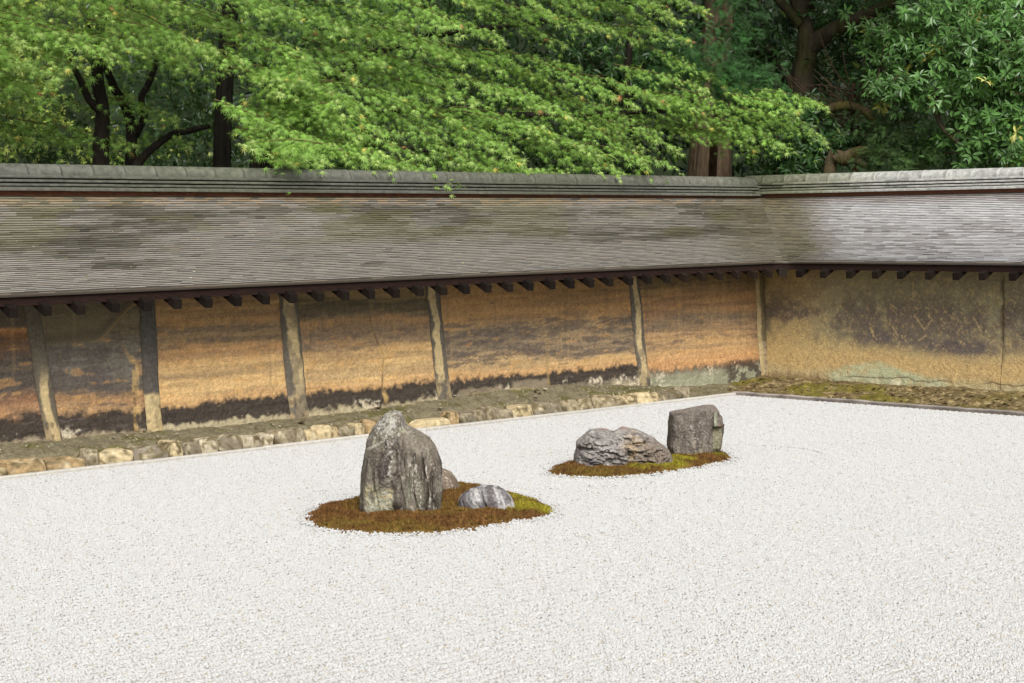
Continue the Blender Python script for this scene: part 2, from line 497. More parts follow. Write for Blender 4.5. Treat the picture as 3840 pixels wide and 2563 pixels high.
wm = (ss(.70, .80, n3) * ss(.50, .66, n1))[..., None] * .5
C = C * (1 - wm) + wm * lin((206, 196, 176))
bm = ss(.78, .95, t + .25 * (n1 - .5))[..., None] * .8           # pale crumbled plaster at the wall's foot
C = C * (1 - bm) + bm * lin((176, 160, 128)) * (0.75 + .5 * n2)[..., None]
obj('earth_strip', mesh_np('earth_strip', np.stack([X, Y, z], -1), grid_faces(*X.shape), C.reshape(-1, 3), smooth=True), MAT['earth'], kind='structure')

ys = np.arange(5.6, 11.2, .014); xs = np.linspace(XK + .03, XW + .06, 76)
X, Y = np.meshgrid(xs, ys, indexing='ij')
t = (X - xs[0]) / (xs[-1] - xs[0])
w1 = fb2(X * 7, Y * 3.5, 4, 51); rid = 1 - np.abs(2 * fb2(X * 16, Y * 5, 3, 52) - 1)
z = .012 + .075 * ss(0, .9, t) + .05 * (w1 - .5) * ss(0, .12, t) + .045 * (rid - .6) * ss(.02, .12, t) * ss(1.0, .86, t) + .02 * (fb2(X * 50, Y * 30, 2, 53) - .5)
n2 = fb2(X * 34, Y * 16, 3, 55); n1 = fb2(X * 5, Y * 3, 4, 56)
C = lin((110, 94, 64))[None, None] * (.45 + 1.0 * rid * n2 * 1.3)[..., None]
pm_ = ss(.56, .72, n2)[..., None] * .5
C = C * (1 - pm_) + pm_ * lin((182, 164, 122))
gm_ = (ss(.5, .62, n1) * ss(7.5, 9.5, Y) * ss(.95, .6, t))[..., None] * .75
C = C * (1 - gm_) + gm_ * lin((112, 104, 40)) * (.6 + .7 * n2)[..., None]
bm = ss(.80, .97, t)[..., None] * .7
C = C * (1 - bm) + bm * lin((150, 136, 100))
obj('earth_strip', mesh_np('earth_strip', np.stack([X, Y, z], -1), grid_faces(*X.shape), C.reshape(-1, 3), smooth=True), MAT['earth'], kind='structure')

# flakes, chips and clods lying on both earth strips
rng = np.random.default_rng(77)
def flakes(P, r, rng, cols):
    n = len(P)
    R = rotmats(n, rng)
    sc = rng.uniform(.5, 1.5, (n, 3)) * r[:, None]; sc[:, 2] *= .3
    loc = ICV[None] * sc[:, None] * rng.uniform(.75, 1.2, (n, 12, 1))
    ang = rng.uniform(0, 6.28, n); tl = rng.normal(0, .25, (n, 2))
    ca, sa = np.cos(ang), np.sin(ang)
    xx = loc[..., 0] * ca[:, None] - loc[..., 1] * sa[:, None]; yy = loc[..., 0] * sa[:, None] + loc[..., 1] * ca[:, None]
    zz = loc[..., 2] + xx * tl[:, :1] + yy * tl[:, 1:]
    V = np.stack([xx, yy, zz], -1) + P[:, None]
    F = ICF[None] + (np.arange(n) * 12)[:, None, None]
    c = np.array([lin(cols[i]) for i in rng.integers(0, len(cols), n)]) * rng.uniform(.7, 1.2, (n, 1))
    return V.reshape(-1, 3), F.reshape(-1, 3), np.repeat(c, 12, 0)
n = 260
fx = rng.uniform(4.6, 14.3, n); ft = rng.beta(1.2, 1.0, n)
fy = YK + .22 + ft * .22
fz = .1 * (1 - ss(12.7, 13, fx)) * .95 + .012 + (berm_h(fx) - .1) * ss(.1, 1, (fy - YK - .03) / .49) + .002
V, F, C = flakes(np.column_stack([fx, fy, fz]), rng.uniform(.003, .012, n) * np.where(rng.random(n) < .07, 2.6, 1), rng,
                 [(160, 150, 128), (140, 128, 102), (112, 100, 76), (176, 166, 144), (92, 82, 60)])
obj('loose_chips', mesh_np('loose_chips', V, F, C), MAT['stone'], label='small stone chips scattered over the mossy strip below the long wall', cat='chips', kind='stuff')
n = 900
fy = rng.uniform(5.8, 11.0, n); ft = rng.beta(1.1, 1.3, n); fx = XK + .07 + ft * .85
fz = .012 + .075 * ss(0, .9, ft) + .012
V, F, C = flakes(np.column_stack([fx, fy, fz]), rng.uniform(.006, .018, n), rng,
                 [(122, 108, 78), (100, 86, 60), (84, 72, 52), (140, 126, 94), (92, 84, 52)])
obj('bark_chips', mesh_np('bark_chips', V, F, C), MAT['stone'], label='brown bark and crumbled earth along the foot of the short wall', cat='debris', kind='stuff')
# ------------------------------------------------------------------ the two earthen walls
wall_long = obj('earthen_wall', None, label='long earthen wall with orange and charcoal stained plaster under a brown shingle roof', cat='wall', kind='thing')
wall_short = obj('earthen_wall', None, label='short olive brown earthen wall at right under a silvery shingle roof', cat='wall', kind='thing')
GW = 1.16                      # plaster albedo gain

def stops(zz, table):
    zs = np.array([s[0] for s in table]); cs = np.array([lin(s[1]) for s in table]); cs = (cs * .78 + cs.mean(1, keepdims=True) * .22) * np.array([.99, 1.03, .97])
    return np.stack([np.interp(zz, zs, cs[:, k]) for k in range(3)], -1)

def mix(C, m, c):
    return C * (1 - m[..., None]) + m[..., None] * np.asarray(c)

BEI = (168, 150, 118); BLK = (66, 56, 50)
PANELS = [
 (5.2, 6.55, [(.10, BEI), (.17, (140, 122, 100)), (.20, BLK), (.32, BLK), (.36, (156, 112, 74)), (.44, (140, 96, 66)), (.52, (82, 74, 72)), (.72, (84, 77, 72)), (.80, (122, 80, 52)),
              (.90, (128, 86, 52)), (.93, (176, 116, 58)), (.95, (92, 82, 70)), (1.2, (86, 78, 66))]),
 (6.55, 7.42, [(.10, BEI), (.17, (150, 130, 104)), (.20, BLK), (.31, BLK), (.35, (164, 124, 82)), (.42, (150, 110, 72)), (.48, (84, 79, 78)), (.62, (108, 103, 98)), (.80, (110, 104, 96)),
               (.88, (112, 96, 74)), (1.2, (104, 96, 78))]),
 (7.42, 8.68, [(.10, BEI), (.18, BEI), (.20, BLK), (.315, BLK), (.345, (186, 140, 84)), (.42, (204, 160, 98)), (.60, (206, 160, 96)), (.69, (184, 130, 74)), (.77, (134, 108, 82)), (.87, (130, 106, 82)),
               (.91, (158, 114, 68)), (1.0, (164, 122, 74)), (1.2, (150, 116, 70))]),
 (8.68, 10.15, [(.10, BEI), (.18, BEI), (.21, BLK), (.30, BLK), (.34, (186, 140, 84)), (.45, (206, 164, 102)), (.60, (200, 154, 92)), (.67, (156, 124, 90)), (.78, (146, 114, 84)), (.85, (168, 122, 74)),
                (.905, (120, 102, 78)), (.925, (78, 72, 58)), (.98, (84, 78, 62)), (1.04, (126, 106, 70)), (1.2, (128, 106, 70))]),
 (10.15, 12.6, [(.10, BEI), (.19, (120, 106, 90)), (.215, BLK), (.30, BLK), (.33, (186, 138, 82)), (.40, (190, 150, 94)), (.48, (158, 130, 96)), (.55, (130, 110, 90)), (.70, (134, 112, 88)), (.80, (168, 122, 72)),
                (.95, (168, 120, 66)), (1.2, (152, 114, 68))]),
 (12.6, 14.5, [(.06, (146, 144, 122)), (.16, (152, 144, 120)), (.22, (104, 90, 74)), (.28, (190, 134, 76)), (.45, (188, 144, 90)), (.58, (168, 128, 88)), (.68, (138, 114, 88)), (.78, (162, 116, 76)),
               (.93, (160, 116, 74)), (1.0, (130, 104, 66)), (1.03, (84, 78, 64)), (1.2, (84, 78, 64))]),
]
def post_centre(i, z):
    top, bot = [(6.49, 6.615), (7.395, 7.425), (8.645, 8.715), (10.11, 10.21), (12.545, 12.655), (14.36, 14.42)][i]
    return top + (bot - top) * (1.05 - z) / .85

def paint_long(x, z, pi, table):
    n1 = fb2(x * 1.7 + pi * 7, z * 11, 5, 3); n2 = fb2(x * 7, z * 34, 4, 9); n3 = fb2(x * 55, z * 55, 3, 15)
    n4 = fb2(x * 2.2 + pi * 3, z * 3.5, 4, 21); n5 = fb2(x * 16, z * 16, 4, 27)
    zz = z + .10 * (n4 - .5) + .045 * (n1 - .5) + .05 * (n5 - .5)
    n6 = fb2(x * 48, z * 48, 3, 29)
    zz = np.where(z < .36, z + .07 * (n5 - .5) + .05 * (n4 - .5) + .045 * (n6 - .5), zz)
    C = stops(zz, table)
    sf = fb2(x * 2.6 + pi, z * 62, 4, 33); sm = fb2(x * 1.1 + pi * 2, z * 21, 5, 35)
    C = C * (1 + .34 * (sf - .5) + .30 * (n6 - .5))[..., None]
    C = mix(C, ss(.46, .68, sm) * .38 * ss(.33, .42, z), lin((132, 114, 90)))
    C = mix(C, ss(.54, .40, sm) * (.22 if pi > 1 else .05) * ss(.33, .42, z), lin((206, 170, 116)))
    # horizontal charcoal weather streaks
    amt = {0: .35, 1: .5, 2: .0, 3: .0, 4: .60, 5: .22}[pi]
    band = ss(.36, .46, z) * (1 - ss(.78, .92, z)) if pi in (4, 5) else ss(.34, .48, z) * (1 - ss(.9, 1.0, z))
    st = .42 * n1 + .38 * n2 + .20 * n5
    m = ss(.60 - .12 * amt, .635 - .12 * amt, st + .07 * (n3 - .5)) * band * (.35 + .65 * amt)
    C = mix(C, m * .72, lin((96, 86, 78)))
    # ragged charcoal crust in thin level patches
    cr_ = fb2(x * 6.0 + pi * 5, z * 34, 5, 141, .66); big = fb2(x * 1.3 + pi, z * 5, 3, 143)
    lo_, hi_, th = {0: (.48, .78, .50), 1: (.46, .90, .47), 2: (.66, .90, .60), 3: (.60, .84, .57), 4: (.42, .78, .485), 5: (.46, .74, .54)}[pi]
    zone = ss(lo_ - .04, lo_ + .05, z) * ss(hi_ + .05, hi_ - .05, z)
    m = ss(th, th + .035, cr_ + .16 * (big - .5) + .05 * (n3 - .5) - .2 * (1 - zone)) * (.62 if pi in (0, 1, 4) else .40)
    C = mix(C, m, lin((88, 80, 76)) * (.85 + .3 * n6)[..., None])
    # warm flaked patches that show the orange clay
    m = ss(.60, .66, .35 * n5 + .65 * fb2(x * 6 + 9, z * 30, 4, 95)) * ss(.28, .40, z) * (1 - ss(.85, 1.0, z)) * .38
    C = mix(C, m, lin((194, 150, 94)))
    # speckle of sand grains and pits
    C = C * (1 + .55 * (n3 - .5))[..., None]
    # white efflorescence and crumbs on the dark foot
    w = ss(.58, .68, fb2(x * 5.5, z * 5.5, 3, 71) + .25 * (n3 - .5) + (.03 if pi >= 3 else 0)) * ss(.46, .62, fb2(x * 34, z * 34, 3, 73, .7)) * (1 - ss(.20, .28, z))
    C = mix(C, np.clip(w * .9, 0, .8), lin((198, 186, 162)))
    if pi == 1:   # smooth taupe mend with a slanting edge below the eaves
        edge = np.interp(x, [6.5, 6.98, 7.02, 7.24, 7.3, 7.5], [.80, .815, .83, 1.03, 1.06, 1.08])
        m = ss(-.006, .010, z - edge + .008 * (n5 - .5))
        C = mix(C, m * .95, lin((118, 108, 86)) * .9)
        C = mix(C, ss(.06, .0, np.abs(z - edge - .05)) * m * .55, lin((78, 70, 60)))
        C = mix(C, ss(.012, .004, np.abs(z - edge)) * .6 * ss(6.9, 7.0, x), lin((150, 122, 78)))
    if pi == 0:
        m = ss(.93, .95, z + .02 * (n5 - .5)); C = mix(C, m * .8, lin((98, 88, 74)))
    if pi == 4:   # grey cement mends at the foot
        for cxm, wd, tp in ((10.62, .28, .25), (11.2, .24, .275)):
            m = ss(wd, wd * .8, np.abs(x - cxm) + .05 * (n5 - .5)) * ss(tp + .01, tp - .02, z + .05 * (n5 - .5))
            C = mix(C, m * .8, lin((132, 120, 100)) * (.7 + .6 * n5)[..., None])
        m = ss(.025, .008, np.abs(x - 11.42 + .03 * (n4 - .5))) * .5 * ss(.75, .6, z); C = mix(C, m, lin((150, 126, 84)))
    if pi == 5:
        m = ss(.24, .16, z + .06 * (n5 - .5)); C = mix(C, m * .75, lin((136, 136, 114)) * (.75 + .5 * n5)[..., None])
        m = ss(.45, .6, x - 13.3) * ss(.31, .25, z + .06 * (n5 - .5)) * ss(.46, .56, n5); C = mix(C, m * .85, lin(BLK))
        w = ss(.50, .62, fb2(x * 40, z * 40, 3, 83)) * ss(13.05, 12.9, x) * ss(.23, .17, z); C = mix(C, w * .6, lin((196, 186, 166)))
    # cracks
    for (cx0, z0, z1, wob) in {3: [(9.56, .15, .90, .05)], 2: [], 4: [], 5: [], 0: [], 1: [(7.27, .15, .5, .03)]}[pi]:
        c = cx0 + wob * (fb2(z * 6, z * 0 + cx0, 3, 5) - .5) * 2 - .10 * ss(.55, .85, z)
        m = ss(.014, .003, np.abs(x - c)) * ss(z0, z0 + .05, z) * ss(z1, z1 - .02, z)
        C = mix(C, m * .8, lin((96, 78, 58)))
        m = ss(.035, .02, np.abs(x - c - .012)) * ss(z0, z0 + .05, z) * ss(.85, .6, z) * ss(.4, .6, n5); C = mix(C, m * .5, lin((206, 172, 112)))
    dr_ = fb2(x * 26, z * 1.1, 3, 97); C = mix(C, ss(.68, .80, dr_) * .13 * ss(.3, .5, z), lin((196, 166, 116)))
    C = mix(C, ss(.30, .22, dr_) * .25 * ss(.3, .5, z), lin((104, 90, 72)))
    # hairline craze
    cr = np.abs(fb2(x * 22, z * 22, 2, 91) - .5); m = ss(.012, .002, cr) * ss(.36, .45, z) * ss(.48, .6, n4) * .35
    C = mix(C, m, lin((96, 76, 52)))
    relief = .006 * (n1 - .5) + .007 * (n2 - .5) + .008 * (n5 - .5) + .005 * (n6 - .5) + .004 * (sf - .5)
    relief = relief + .012 * ss(.34, .16, z) * (n5 - .2)
    return C * GW, relief

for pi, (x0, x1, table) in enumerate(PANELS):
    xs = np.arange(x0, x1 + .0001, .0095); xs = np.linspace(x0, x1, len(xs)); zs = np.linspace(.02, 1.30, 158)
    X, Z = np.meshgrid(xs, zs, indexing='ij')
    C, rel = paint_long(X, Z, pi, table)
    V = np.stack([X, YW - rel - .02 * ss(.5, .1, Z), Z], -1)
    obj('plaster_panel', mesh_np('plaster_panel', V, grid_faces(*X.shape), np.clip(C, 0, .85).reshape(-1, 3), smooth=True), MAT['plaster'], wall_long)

def post(i, axis):
    zs = np.linspace(.03, 1.34, 150); us = np.linspace(-1, 1, 19)
    U, Z = np.meshgrid(us, zs, indexing='ij')
    hw = [.062, .066, .088, .072, .074, .066][i] * (1 + .18 * (fb2(Z * 7, U * 0 + i, 3, 7 + i) - .5) + .10 * np.sign(U) * (fb2(Z * 13, U * 0 + i + 3, 2, 9) - .5))
    x = post_centre(i, Z) + U * hw
    n5 = fb2(x * 16, Z * 14, 4, 127); n3 = fb2(x * 60, Z * 60, 3, 115); nl = fb2(Z * 6, U * 0 + i * 5, 4, 33 + i)
    prot = .024 * np.sqrt(np.clip(1 - U ** 2, 0, 1)) * (.75 + .5 * n5)
    dark = lin((96, 90, 80)); light = lin((184, 164, 122)); grey = lin((132, 118, 92))
    C = np.ones(U.shape + (3,)) * dark
    if i == 0:
        m = ss(.70, .50, Z) * ss(.55, .35, np.abs(U + .1 + .8 * (nl - .5))); C = mix(C, ss(.6, .95, Z) * .0 + .25, lin((110, 100, 80)))
    elif i == 1:
        m = ss(.47, .43, Z + .10 * (nl - .5) + .05 * (n5 - .5)); C = np.ones(U.shape + (3,)) * lin((84, 80, 74))
    elif i == 2:
        m = ss(.62, .5, np.abs(U - .05 + .9 * (nl - .5)) + .5 * (n5 - .5)) * (1 - .6 * ss(.45, .35, Z)) * (.55 + .45 * ss(.38, .5, n5))
    elif i == 3:
        m = ss(.52, .42, np.abs(U + .25 + .7 * (nl - .5)) + .5 * (n5 - .5)) * ss(.30, .36, Z)
    elif i == 4:
        m = ss(.52, .42, np.abs(U + .20 + .9 * (nl - .5)) + .5 * (n5 - .5)) * (.6 + .4 * ss(.38, .5, n5))
    else:
        m = ss(-.25, -.5, U + .25 * (nl - .5)) * .85; C = np.ones(U.shape + (3,)) * lin((112, 102, 78))
        C = mix(C, ss(.44, .42, Z), lin((142, 130, 108)))
    C = mix(C, np.clip(m, 0, 1) * .9, light * (.72 + .5 * n5)[..., None])
    C = mix(C, ss(.40, .28, Z) * ss(.4, .6, n5) * .6, lin((168, 148, 110)))
    C = mix(C, ss(.58, .68, fb2(x * 30, Z * 30, 3, 37)) * ss(.5, .3, Z) * .6, lin((80, 70, 56)))
    C = C * (1 + .5 * (n3 - .5))[..., None] * GW
    return x, Z, prot, C
for i in range(6):
    x, Z, prot, C = post(i, 0)
    V = np.stack([x, YW - .004 - prot - .02 * ss(.5, .1, Z), Z], -1)
    obj('post', mesh_np('post', V, grid_faces(*x.shape), C.reshape(-1, 3), smooth=True), MAT['post'], wall_long)

# the short wall: one wide panel, a crack and the next panel
def paint_short(y, z, dark2):
    n1 = fb2(y * 1.6, z * 3.5, 5, 203); n2 = fb2(y * 8, z * 10, 4, 209); n3 = fb2(y * 55, z * 55, 3, 215); n5 = fb2(y * 18, z * 16, 4, 227)
    zz = z + .14 * (n1 - .5) + .06 * (n5 - .5)
    C = stops(zz, [(.05, (132, 120, 92)), (.14, (132, 114, 78)), (.22, (140, 112, 68)), (.34, (142, 114, 68)), (.44, (130, 110, 72)), (.52, (108, 98, 74)), (.75, (106, 97, 76)), (.95, (114, 103, 75)), (1.2, (116, 104, 76))])
    near = ss(10.55, 10.75, y)
    C = mix(C, ss(10.2, 10.8, y + .3 * (n1 - .5)) * ss(.12, .3, z) * .75, lin((134, 116, 80)))
    blot = ss(.44, .60, .6 * n1 + .4 * n2 + .16 * np.exp(-((z - .62) / .2) ** 2) * ss(10.5, 10.0, y) + (.06 if dark2 else 0)) * ss(.38, .50, z + .12 * (n1 - .5)) * (1 - .55 * ss(.75, .95, z))
    C = mix(C, blot * .92, lin((78, 70, 63)))
    b3 = np.exp(-(((y - 8.95) / .38) ** 2 + ((z - .45) / .07) ** 2)) + .8 * np.exp(-(((y - 9.75) / .2) ** 2 + ((z - .52) / .06) ** 2))
    C = mix(C, np.clip(b3 * 1.3 * (.5 + n5), 0, .92), lin((70, 64, 62)))
    # sandy speckle through the dark crust
    sp = ss(.54, .74, fb2(y * 34, z * 34, 4, 231, .8)) * .30; C = mix(C, sp * ss(.30, .5, n2 + .2), lin((168, 144, 96)))
    sp = ss(.56, .72, fb2(y * 34, z * 34, 4, 232, .8)) * .28 * ss(1.0, .7, np.abs(z - .4) * 2); C = mix(C, sp, lin((92, 78, 58)))
    # scratches
    rs = np.random.default_rng(3)
    for _ in range(70):
        a = rs.uniform(8.4, 10.6); b = rs.uniform(.42, .98); ang = rs.uniform(0.9, 2.4); ln = rs.uniform(.006, .026); w = rs.uniform(.0035, .006)
        dy = y - a; dz = z - b
        tt = np.clip(dy * math.cos(ang) + dz * math.sin(ang), -ln, ln)
        d = np.hypot(dy - tt * math.cos(ang) - .02 * np.sin(tt * 90), dz - tt * math.sin(ang))
        C = mix(C, ss(w * 1.5, w * .4, d) * .5, lin((178, 154, 106)))
    for (ya, za, yb, zb, w) in ((9.42, .72, 9.32, .60, .006), (9.32, .60, 9.25, .68, .006), (8.82, .73, 8.74, .60, .007), (9.44, 1.03, 9.44, .86, .006), (9.66, .62, 9.60, .53, .009), (9.9, .60, 9.86, .52, .009), (9.3, .55, 9.38, .50, .006)):
        dy, dz = yb - ya, zb - za; L2 = dy * dy + dz * dz
        tt = np.clip(((y - ya) * dy + (z - za) * dz) / L2, 0, 1)
        d = np.hypot(y - ya - tt * dy, z - za - tt * dz)
        C = mix(C, ss(w * 1.2, w * .4, d + .012 * (n3 - .5)) * .32, lin((186, 160, 108)))
    # mint green lichen at the foot
    mz = np.interp(y, [8.4, 8.9, 9.3, 9.8, 10.15, 10.35, 11], [.10, .12, .17, .285, .235, .15, .08])
    m = ss(.03, -.02, z - mz + .05 * (n5 - .5)) * ss(8.9, 9.2, y) * ss(10.45, 10.3, y)
    C = mix(C, np.clip(m * (.15 + 1.1 * n5 * ss(.3, .6, n2 + .1)), 0, .8), lin((122, 128, 104)))
    m = ss(.16, .09, z + .04 * (n5 - .5)) * ss(8.7, 9.4, y) * ss(10.3, 10.0, y) * ss(.4, .6, n2); C = mix(C, m * .7, lin((160, 150, 130)))
    m = ss(.16, .10, z + .03 * (n5 - .5)) * ss(10.2, 10.5, y); C = mix(C, m * .7, lin((92, 74, 52)))
    # drip darkening below the eaves, old water marks
    C = C * (1 + .5 * (n3 - .5))[..., None]
    for cz0, ya, yb in ((.145, 9.0, 10.2), (.155, 8.1, 8.75)):
        cz = cz0 + .03 * (fb2(y * 8, y * 0, 4, 240) - .5) * 2
        m = ss(.008, .002, np.abs(z - cz)) * ss(ya, ya + .1, y) * ss(yb, yb - .1, y); C = mix(C, m * .85, lin((62, 52, 42)))
    rel = .010 * (n1 - .5) + .006 * (n2 - .5) + .004 * (n5 - .5) + .0025 * (n3 - .5) + .012 * ss(.3, .1, z) * n5
    return C * GW * 2.0, rel
for (y0, y1, d2) in ((8.532, 11.15, False), (6.8, 8.528, True)):
    ys = np.linspace(y0, y1, int((y1 - y0) / .0095)); zs = np.linspace(.0, 1.30, 158)
    Y, Z = np.meshgrid(ys, zs, indexing='ij')
    C, rel = paint_short(Y, Z, d2)
    edge = ss(y0 + .035, y0, Y) if not d2 else ss(y1 - .03, y1, Y)
    edge = edge * ss(.25, .4, Z)
    V = np.stack([XW - rel - .02 * ss(.5, .1, Z) + .007 * edge, Y, Z], -1)
    C = mix(C, edge * ss(.3, .5, fb2(Y * 20, Z * 8, 3, 261)) * .8, lin((92, 78, 60)) * GW)
    obj('plaster_panel', mesh_np('plaster_panel', V, grid_faces(*Y.shape)[:, ::-1], np.clip(C, 0, .85).reshape(-1, 3), smooth=True), MAT['plaster'], wall_short)

ec = np.tile(lin((110, 98, 76)), (8, 1))
obj('wall_core', mesh_np('wall_core', box_v(4.2, XW + .9, YW + .05, YW + .9, -.02, 1.30), BOXF, ec), MAT['plaster'], wall_long)
obj('wall_core', mesh_np('wall_core', box_v(XW + .05, XW + .9, 5.6, YW + .04, -.02, 1.30), BOXF, ec), MAT['plaster'], wall_short)

# ------------------------------------------------------------------ roofs
YE, XE, RUN = 10.62, 14.07, 1.19          # eave edges and horizontal run of the slope
Z0, RISE = 1.222, 0.60
def prof(s):
    t = s / RUN
    return Z0 + RISE * (.70 * t + .30 * t * t)
def fil(s):
    t = s / RUN
    return .10 + .30 * np.clip(4 * t * (1 - t), 0, 1) ** .7
def on_roof(s, l):
    """point on the roof: s = horizontal distance in from the eave, l = length along the row from the valley (negative: long wall)"""
    s = np.asarray(s, float); l = np.asarray(l, float)
    r = fil(s); half = r * math.pi / 4
    xc, yc = XE + s, YE + s
    phi = np.clip((l + half) / r, 0, math.pi / 2)
    x = np.where(l < -half, xc - r + (l + half), np.where(l > half, xc, xc - r + r * np.sin(phi)))
    y = np.where(l < -half, yc, np.where(l > half, yc - r - (l - half), yc - r + r * np.cos(phi)))
    sag = .0042 * (np.minimum(x, 14.1) - 14.1) * (1 - s / RUN)
    return x, y, prof(s) + sag
roof_long = obj('roof', None, parent=wall_long)
roof_short = obj('roof', None, parent=wall_short)
# deck below the shingles
for (la, lb, par) in ((-10.2, 0, roof_long), (0, 5.4, roof_short)):
    S_, L_ = np.meshgrid(np.linspace(.03, RUN + .04, 20), np.concatenate([la * np.linspace(1, 0, 120) ** 2.2 if la < 0 else lb * np.linspace(0, 1, 90) ** 2.2]), indexing='ij')
    x, y, z = on_roof(S_, L_)
    V = np.stack([x, y, z - .022], -1)
    f = grid_faces(*x.shape)
    obj('deck', mesh_np('deck', V, f[:, ::-1], np.tile(lin((58, 48, 40)), (x.size, 1))), MAT['beam'], par)
# rear slopes (face away from the garden)
cb = np.tile(lin((96, 86, 74)), (4, 1))
yr, xr = YE + RUN + .12, XE + RUN + .12
obj('rear_slope', mesh_np('rear_slope', [[4.0, yr, 1.84], [xr + 1.3, yr, 1.84], [xr + 1.3, yr + 1.28, 1.22], [4.0, yr + 1.28, 1.22]], np.array([[0, 1, 2, 3]]), cb), MAT['shingle'], roof_long)
obj('rear_slope', mesh_np('rear_slope', [[xr, 5.6, 1.838], [xr + 1.28, 5.6, 1.218], [xr + 1.28, yr + .0, 1.218], [xr, yr + .0, 1.838]], np.array([[0, 1, 2, 3]]), cb), MAT['shingle'], roof_short)

rng = np.random.default_rng(21)
rows = []
s = 0.0
while s < RUN - .005:
    rows.append(s); s += .0268 + .002 * rng.normal() * .3
def shingle_row(k, s0, s1, la, lb, first):
    out = []
    l = la - rng.uniform(0, .05) if la < -1 else la
    if la > -1: out.append((l, l + .03 + .05 * rng.random(), s0, s1, k)); l = out[-1][1] + .0012
    while l < lb:
        w = rng.uniform(.07, .13)
        out.append((l, min(l + w - .0012, lb), s0, s1, k)); l += w
    return out
def build_shingles(la, lb, par, is_long):
    S = []
    for k, s0 in enumerate(rows):
        s1 = (rows[k + 1] if k + 1 < len(rows) else RUN) + .012
        S += shingle_row(k, s0, s1, la, lb, k == 0)
    S = np.array(S)
    n = len(S)
    l0, l1, s0, s1 = S[:, 0], S[:, 1], S[:, 2] + rng.normal(0, .0006, n), S[:, 3]
    row = S[:, 4].astype(int)
    wav = .0016 * (fb2(l0 * .8, row * 1.0, 3, 5) - .5) * 2
    s0 = s0 + wav
    lift = .0085 + rng.normal(0, .0008, n) + .0018 * (rng.random(n) < .06)
    a = on_roof(s0, l0); b = on_roof(s0, l1); c = on_roof(s1, l1); d = on_roof(s1, l0)
    V = np.zeros((n, 10, 3))
    for i, (p, dz) in enumerate(((a, lift), (b, lift), (c, np.zeros(n)), (d, np.zeros(n)))):
        V[:, 4 + i] = np.stack([p[0], p[1], p[2] + dz], -1)
        V[:, i] = np.stack([p[0], p[1], p[2] - (.003 if i < 2 else .006)], -1)
    V[:, 8] = V[:, 4]; V[:, 9] = V[:, 5]
    F = np.array([[4, 5, 6, 7], [0, 1, 9, 8], [1, 2, 6, 5], [3, 0, 4, 7]])
    lm = (l0 + l1) / 2; t = s0 / RUN
    n1 = fb2(lm * .8, t * 4, 4, 11 if is_long else 12); n2 = fb2(lm * 5, t * 22, 3, 13); g1 = rng.normal(0, 1, n)
    if is_long:
        C = lin((129, 124, 116))[None] * (1 + .045 * g1)[:, None].clip(.6, 1.5)
        C *= (1.05 + .24 * ss(.5, .1, t))[:, None]
        warm = ss(-.3, 1.5, rng.normal(0, 1, n))[:, None] * .16
        C = C * (1 - warm) + warm * lin((152, 130, 104))
        n7 = fb2(lm * 2.6, t * 30, 3, 19)
        dk = ss(.45, .66, n1 * .45 + n7 * .35 + n2 * .20 + .34 * (t - .48) - .12 * ss(.84, .94, t)) * .9
        C = mix(C, dk * (.75 + .3 * rng.random(n)).clip(0, 1), lin((66, 62, 47)))
        mg = ss(.5, .62, fb2(lm * 1.6, t * 4, 3, 17)) * ss(.35, .6, t) * .4
        C = mix(C, mg, lin((104, 100, 58)))
        top = ss(.86, .95, t); C = mix(C, top * .5 * (rng.random(n) > .4), lin((158, 134, 100)))
        oc = (rng.random(n) < .010); C[oc] = C[oc] * .68
    else:
        C = lin((184, 182, 182))[None] * (1 + .09 * g1)[:, None].clip(.55, 1.4)
        dk = ss(.48, .62, n1 * .55 + n2 * .45) * .42 * (rng.random(n) > .25)
        C = mix(C, dk, lin((112, 100, 94)))
        up_ = ss(.80, .97, t + .15 * (n1 - .5)) * .65; C = mix(C, up_, lin((104, 88, 78)))
        br = (rng.random(n) < .10); C[br] = C[br] * 1.12
    va = ss(.95, .15, np.abs(lm) + .5 * (n1 - .5)) * (.9 if not is_long else .55)      # mossy, dirty valley
    C = mix(C, va, lin((104, 94, 66)) * (.75 + .5 * rng.random(n))[:, None])
    C = np.clip(C, .02, .75)
    CV = np.repeat(C[:, None, :], 10, 1); CV[:, [0, 1, 8, 9]] *= .18          # weathered end grain, with the shadow gap under each butt painted in
    mid = V[:, 4:8].mean(1)
    dist = np.linalg.norm(mid - np.array(EYE), axis=1)
    vx = (mid - np.array(EYE)) @ np.array(rt) / ((mid - np.array(EYE)) @ np.array(fw))
    score = (l1 - l0) / dist + np.where(np.abs(vx) < .268, 0, -1)
    pick = np.argsort(-score)[:300]
    rest = np.setdiff1d(np.arange(n), pick)
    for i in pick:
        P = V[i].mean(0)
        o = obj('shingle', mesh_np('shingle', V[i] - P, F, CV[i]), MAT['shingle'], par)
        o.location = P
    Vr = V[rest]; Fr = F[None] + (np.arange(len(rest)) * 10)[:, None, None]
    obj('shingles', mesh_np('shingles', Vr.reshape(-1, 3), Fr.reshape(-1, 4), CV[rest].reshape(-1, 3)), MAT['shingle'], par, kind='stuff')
build_shingles(-9.9, 0.0, roof_long, True)
build_shingles(0.001, 5.2, roof_short, False)

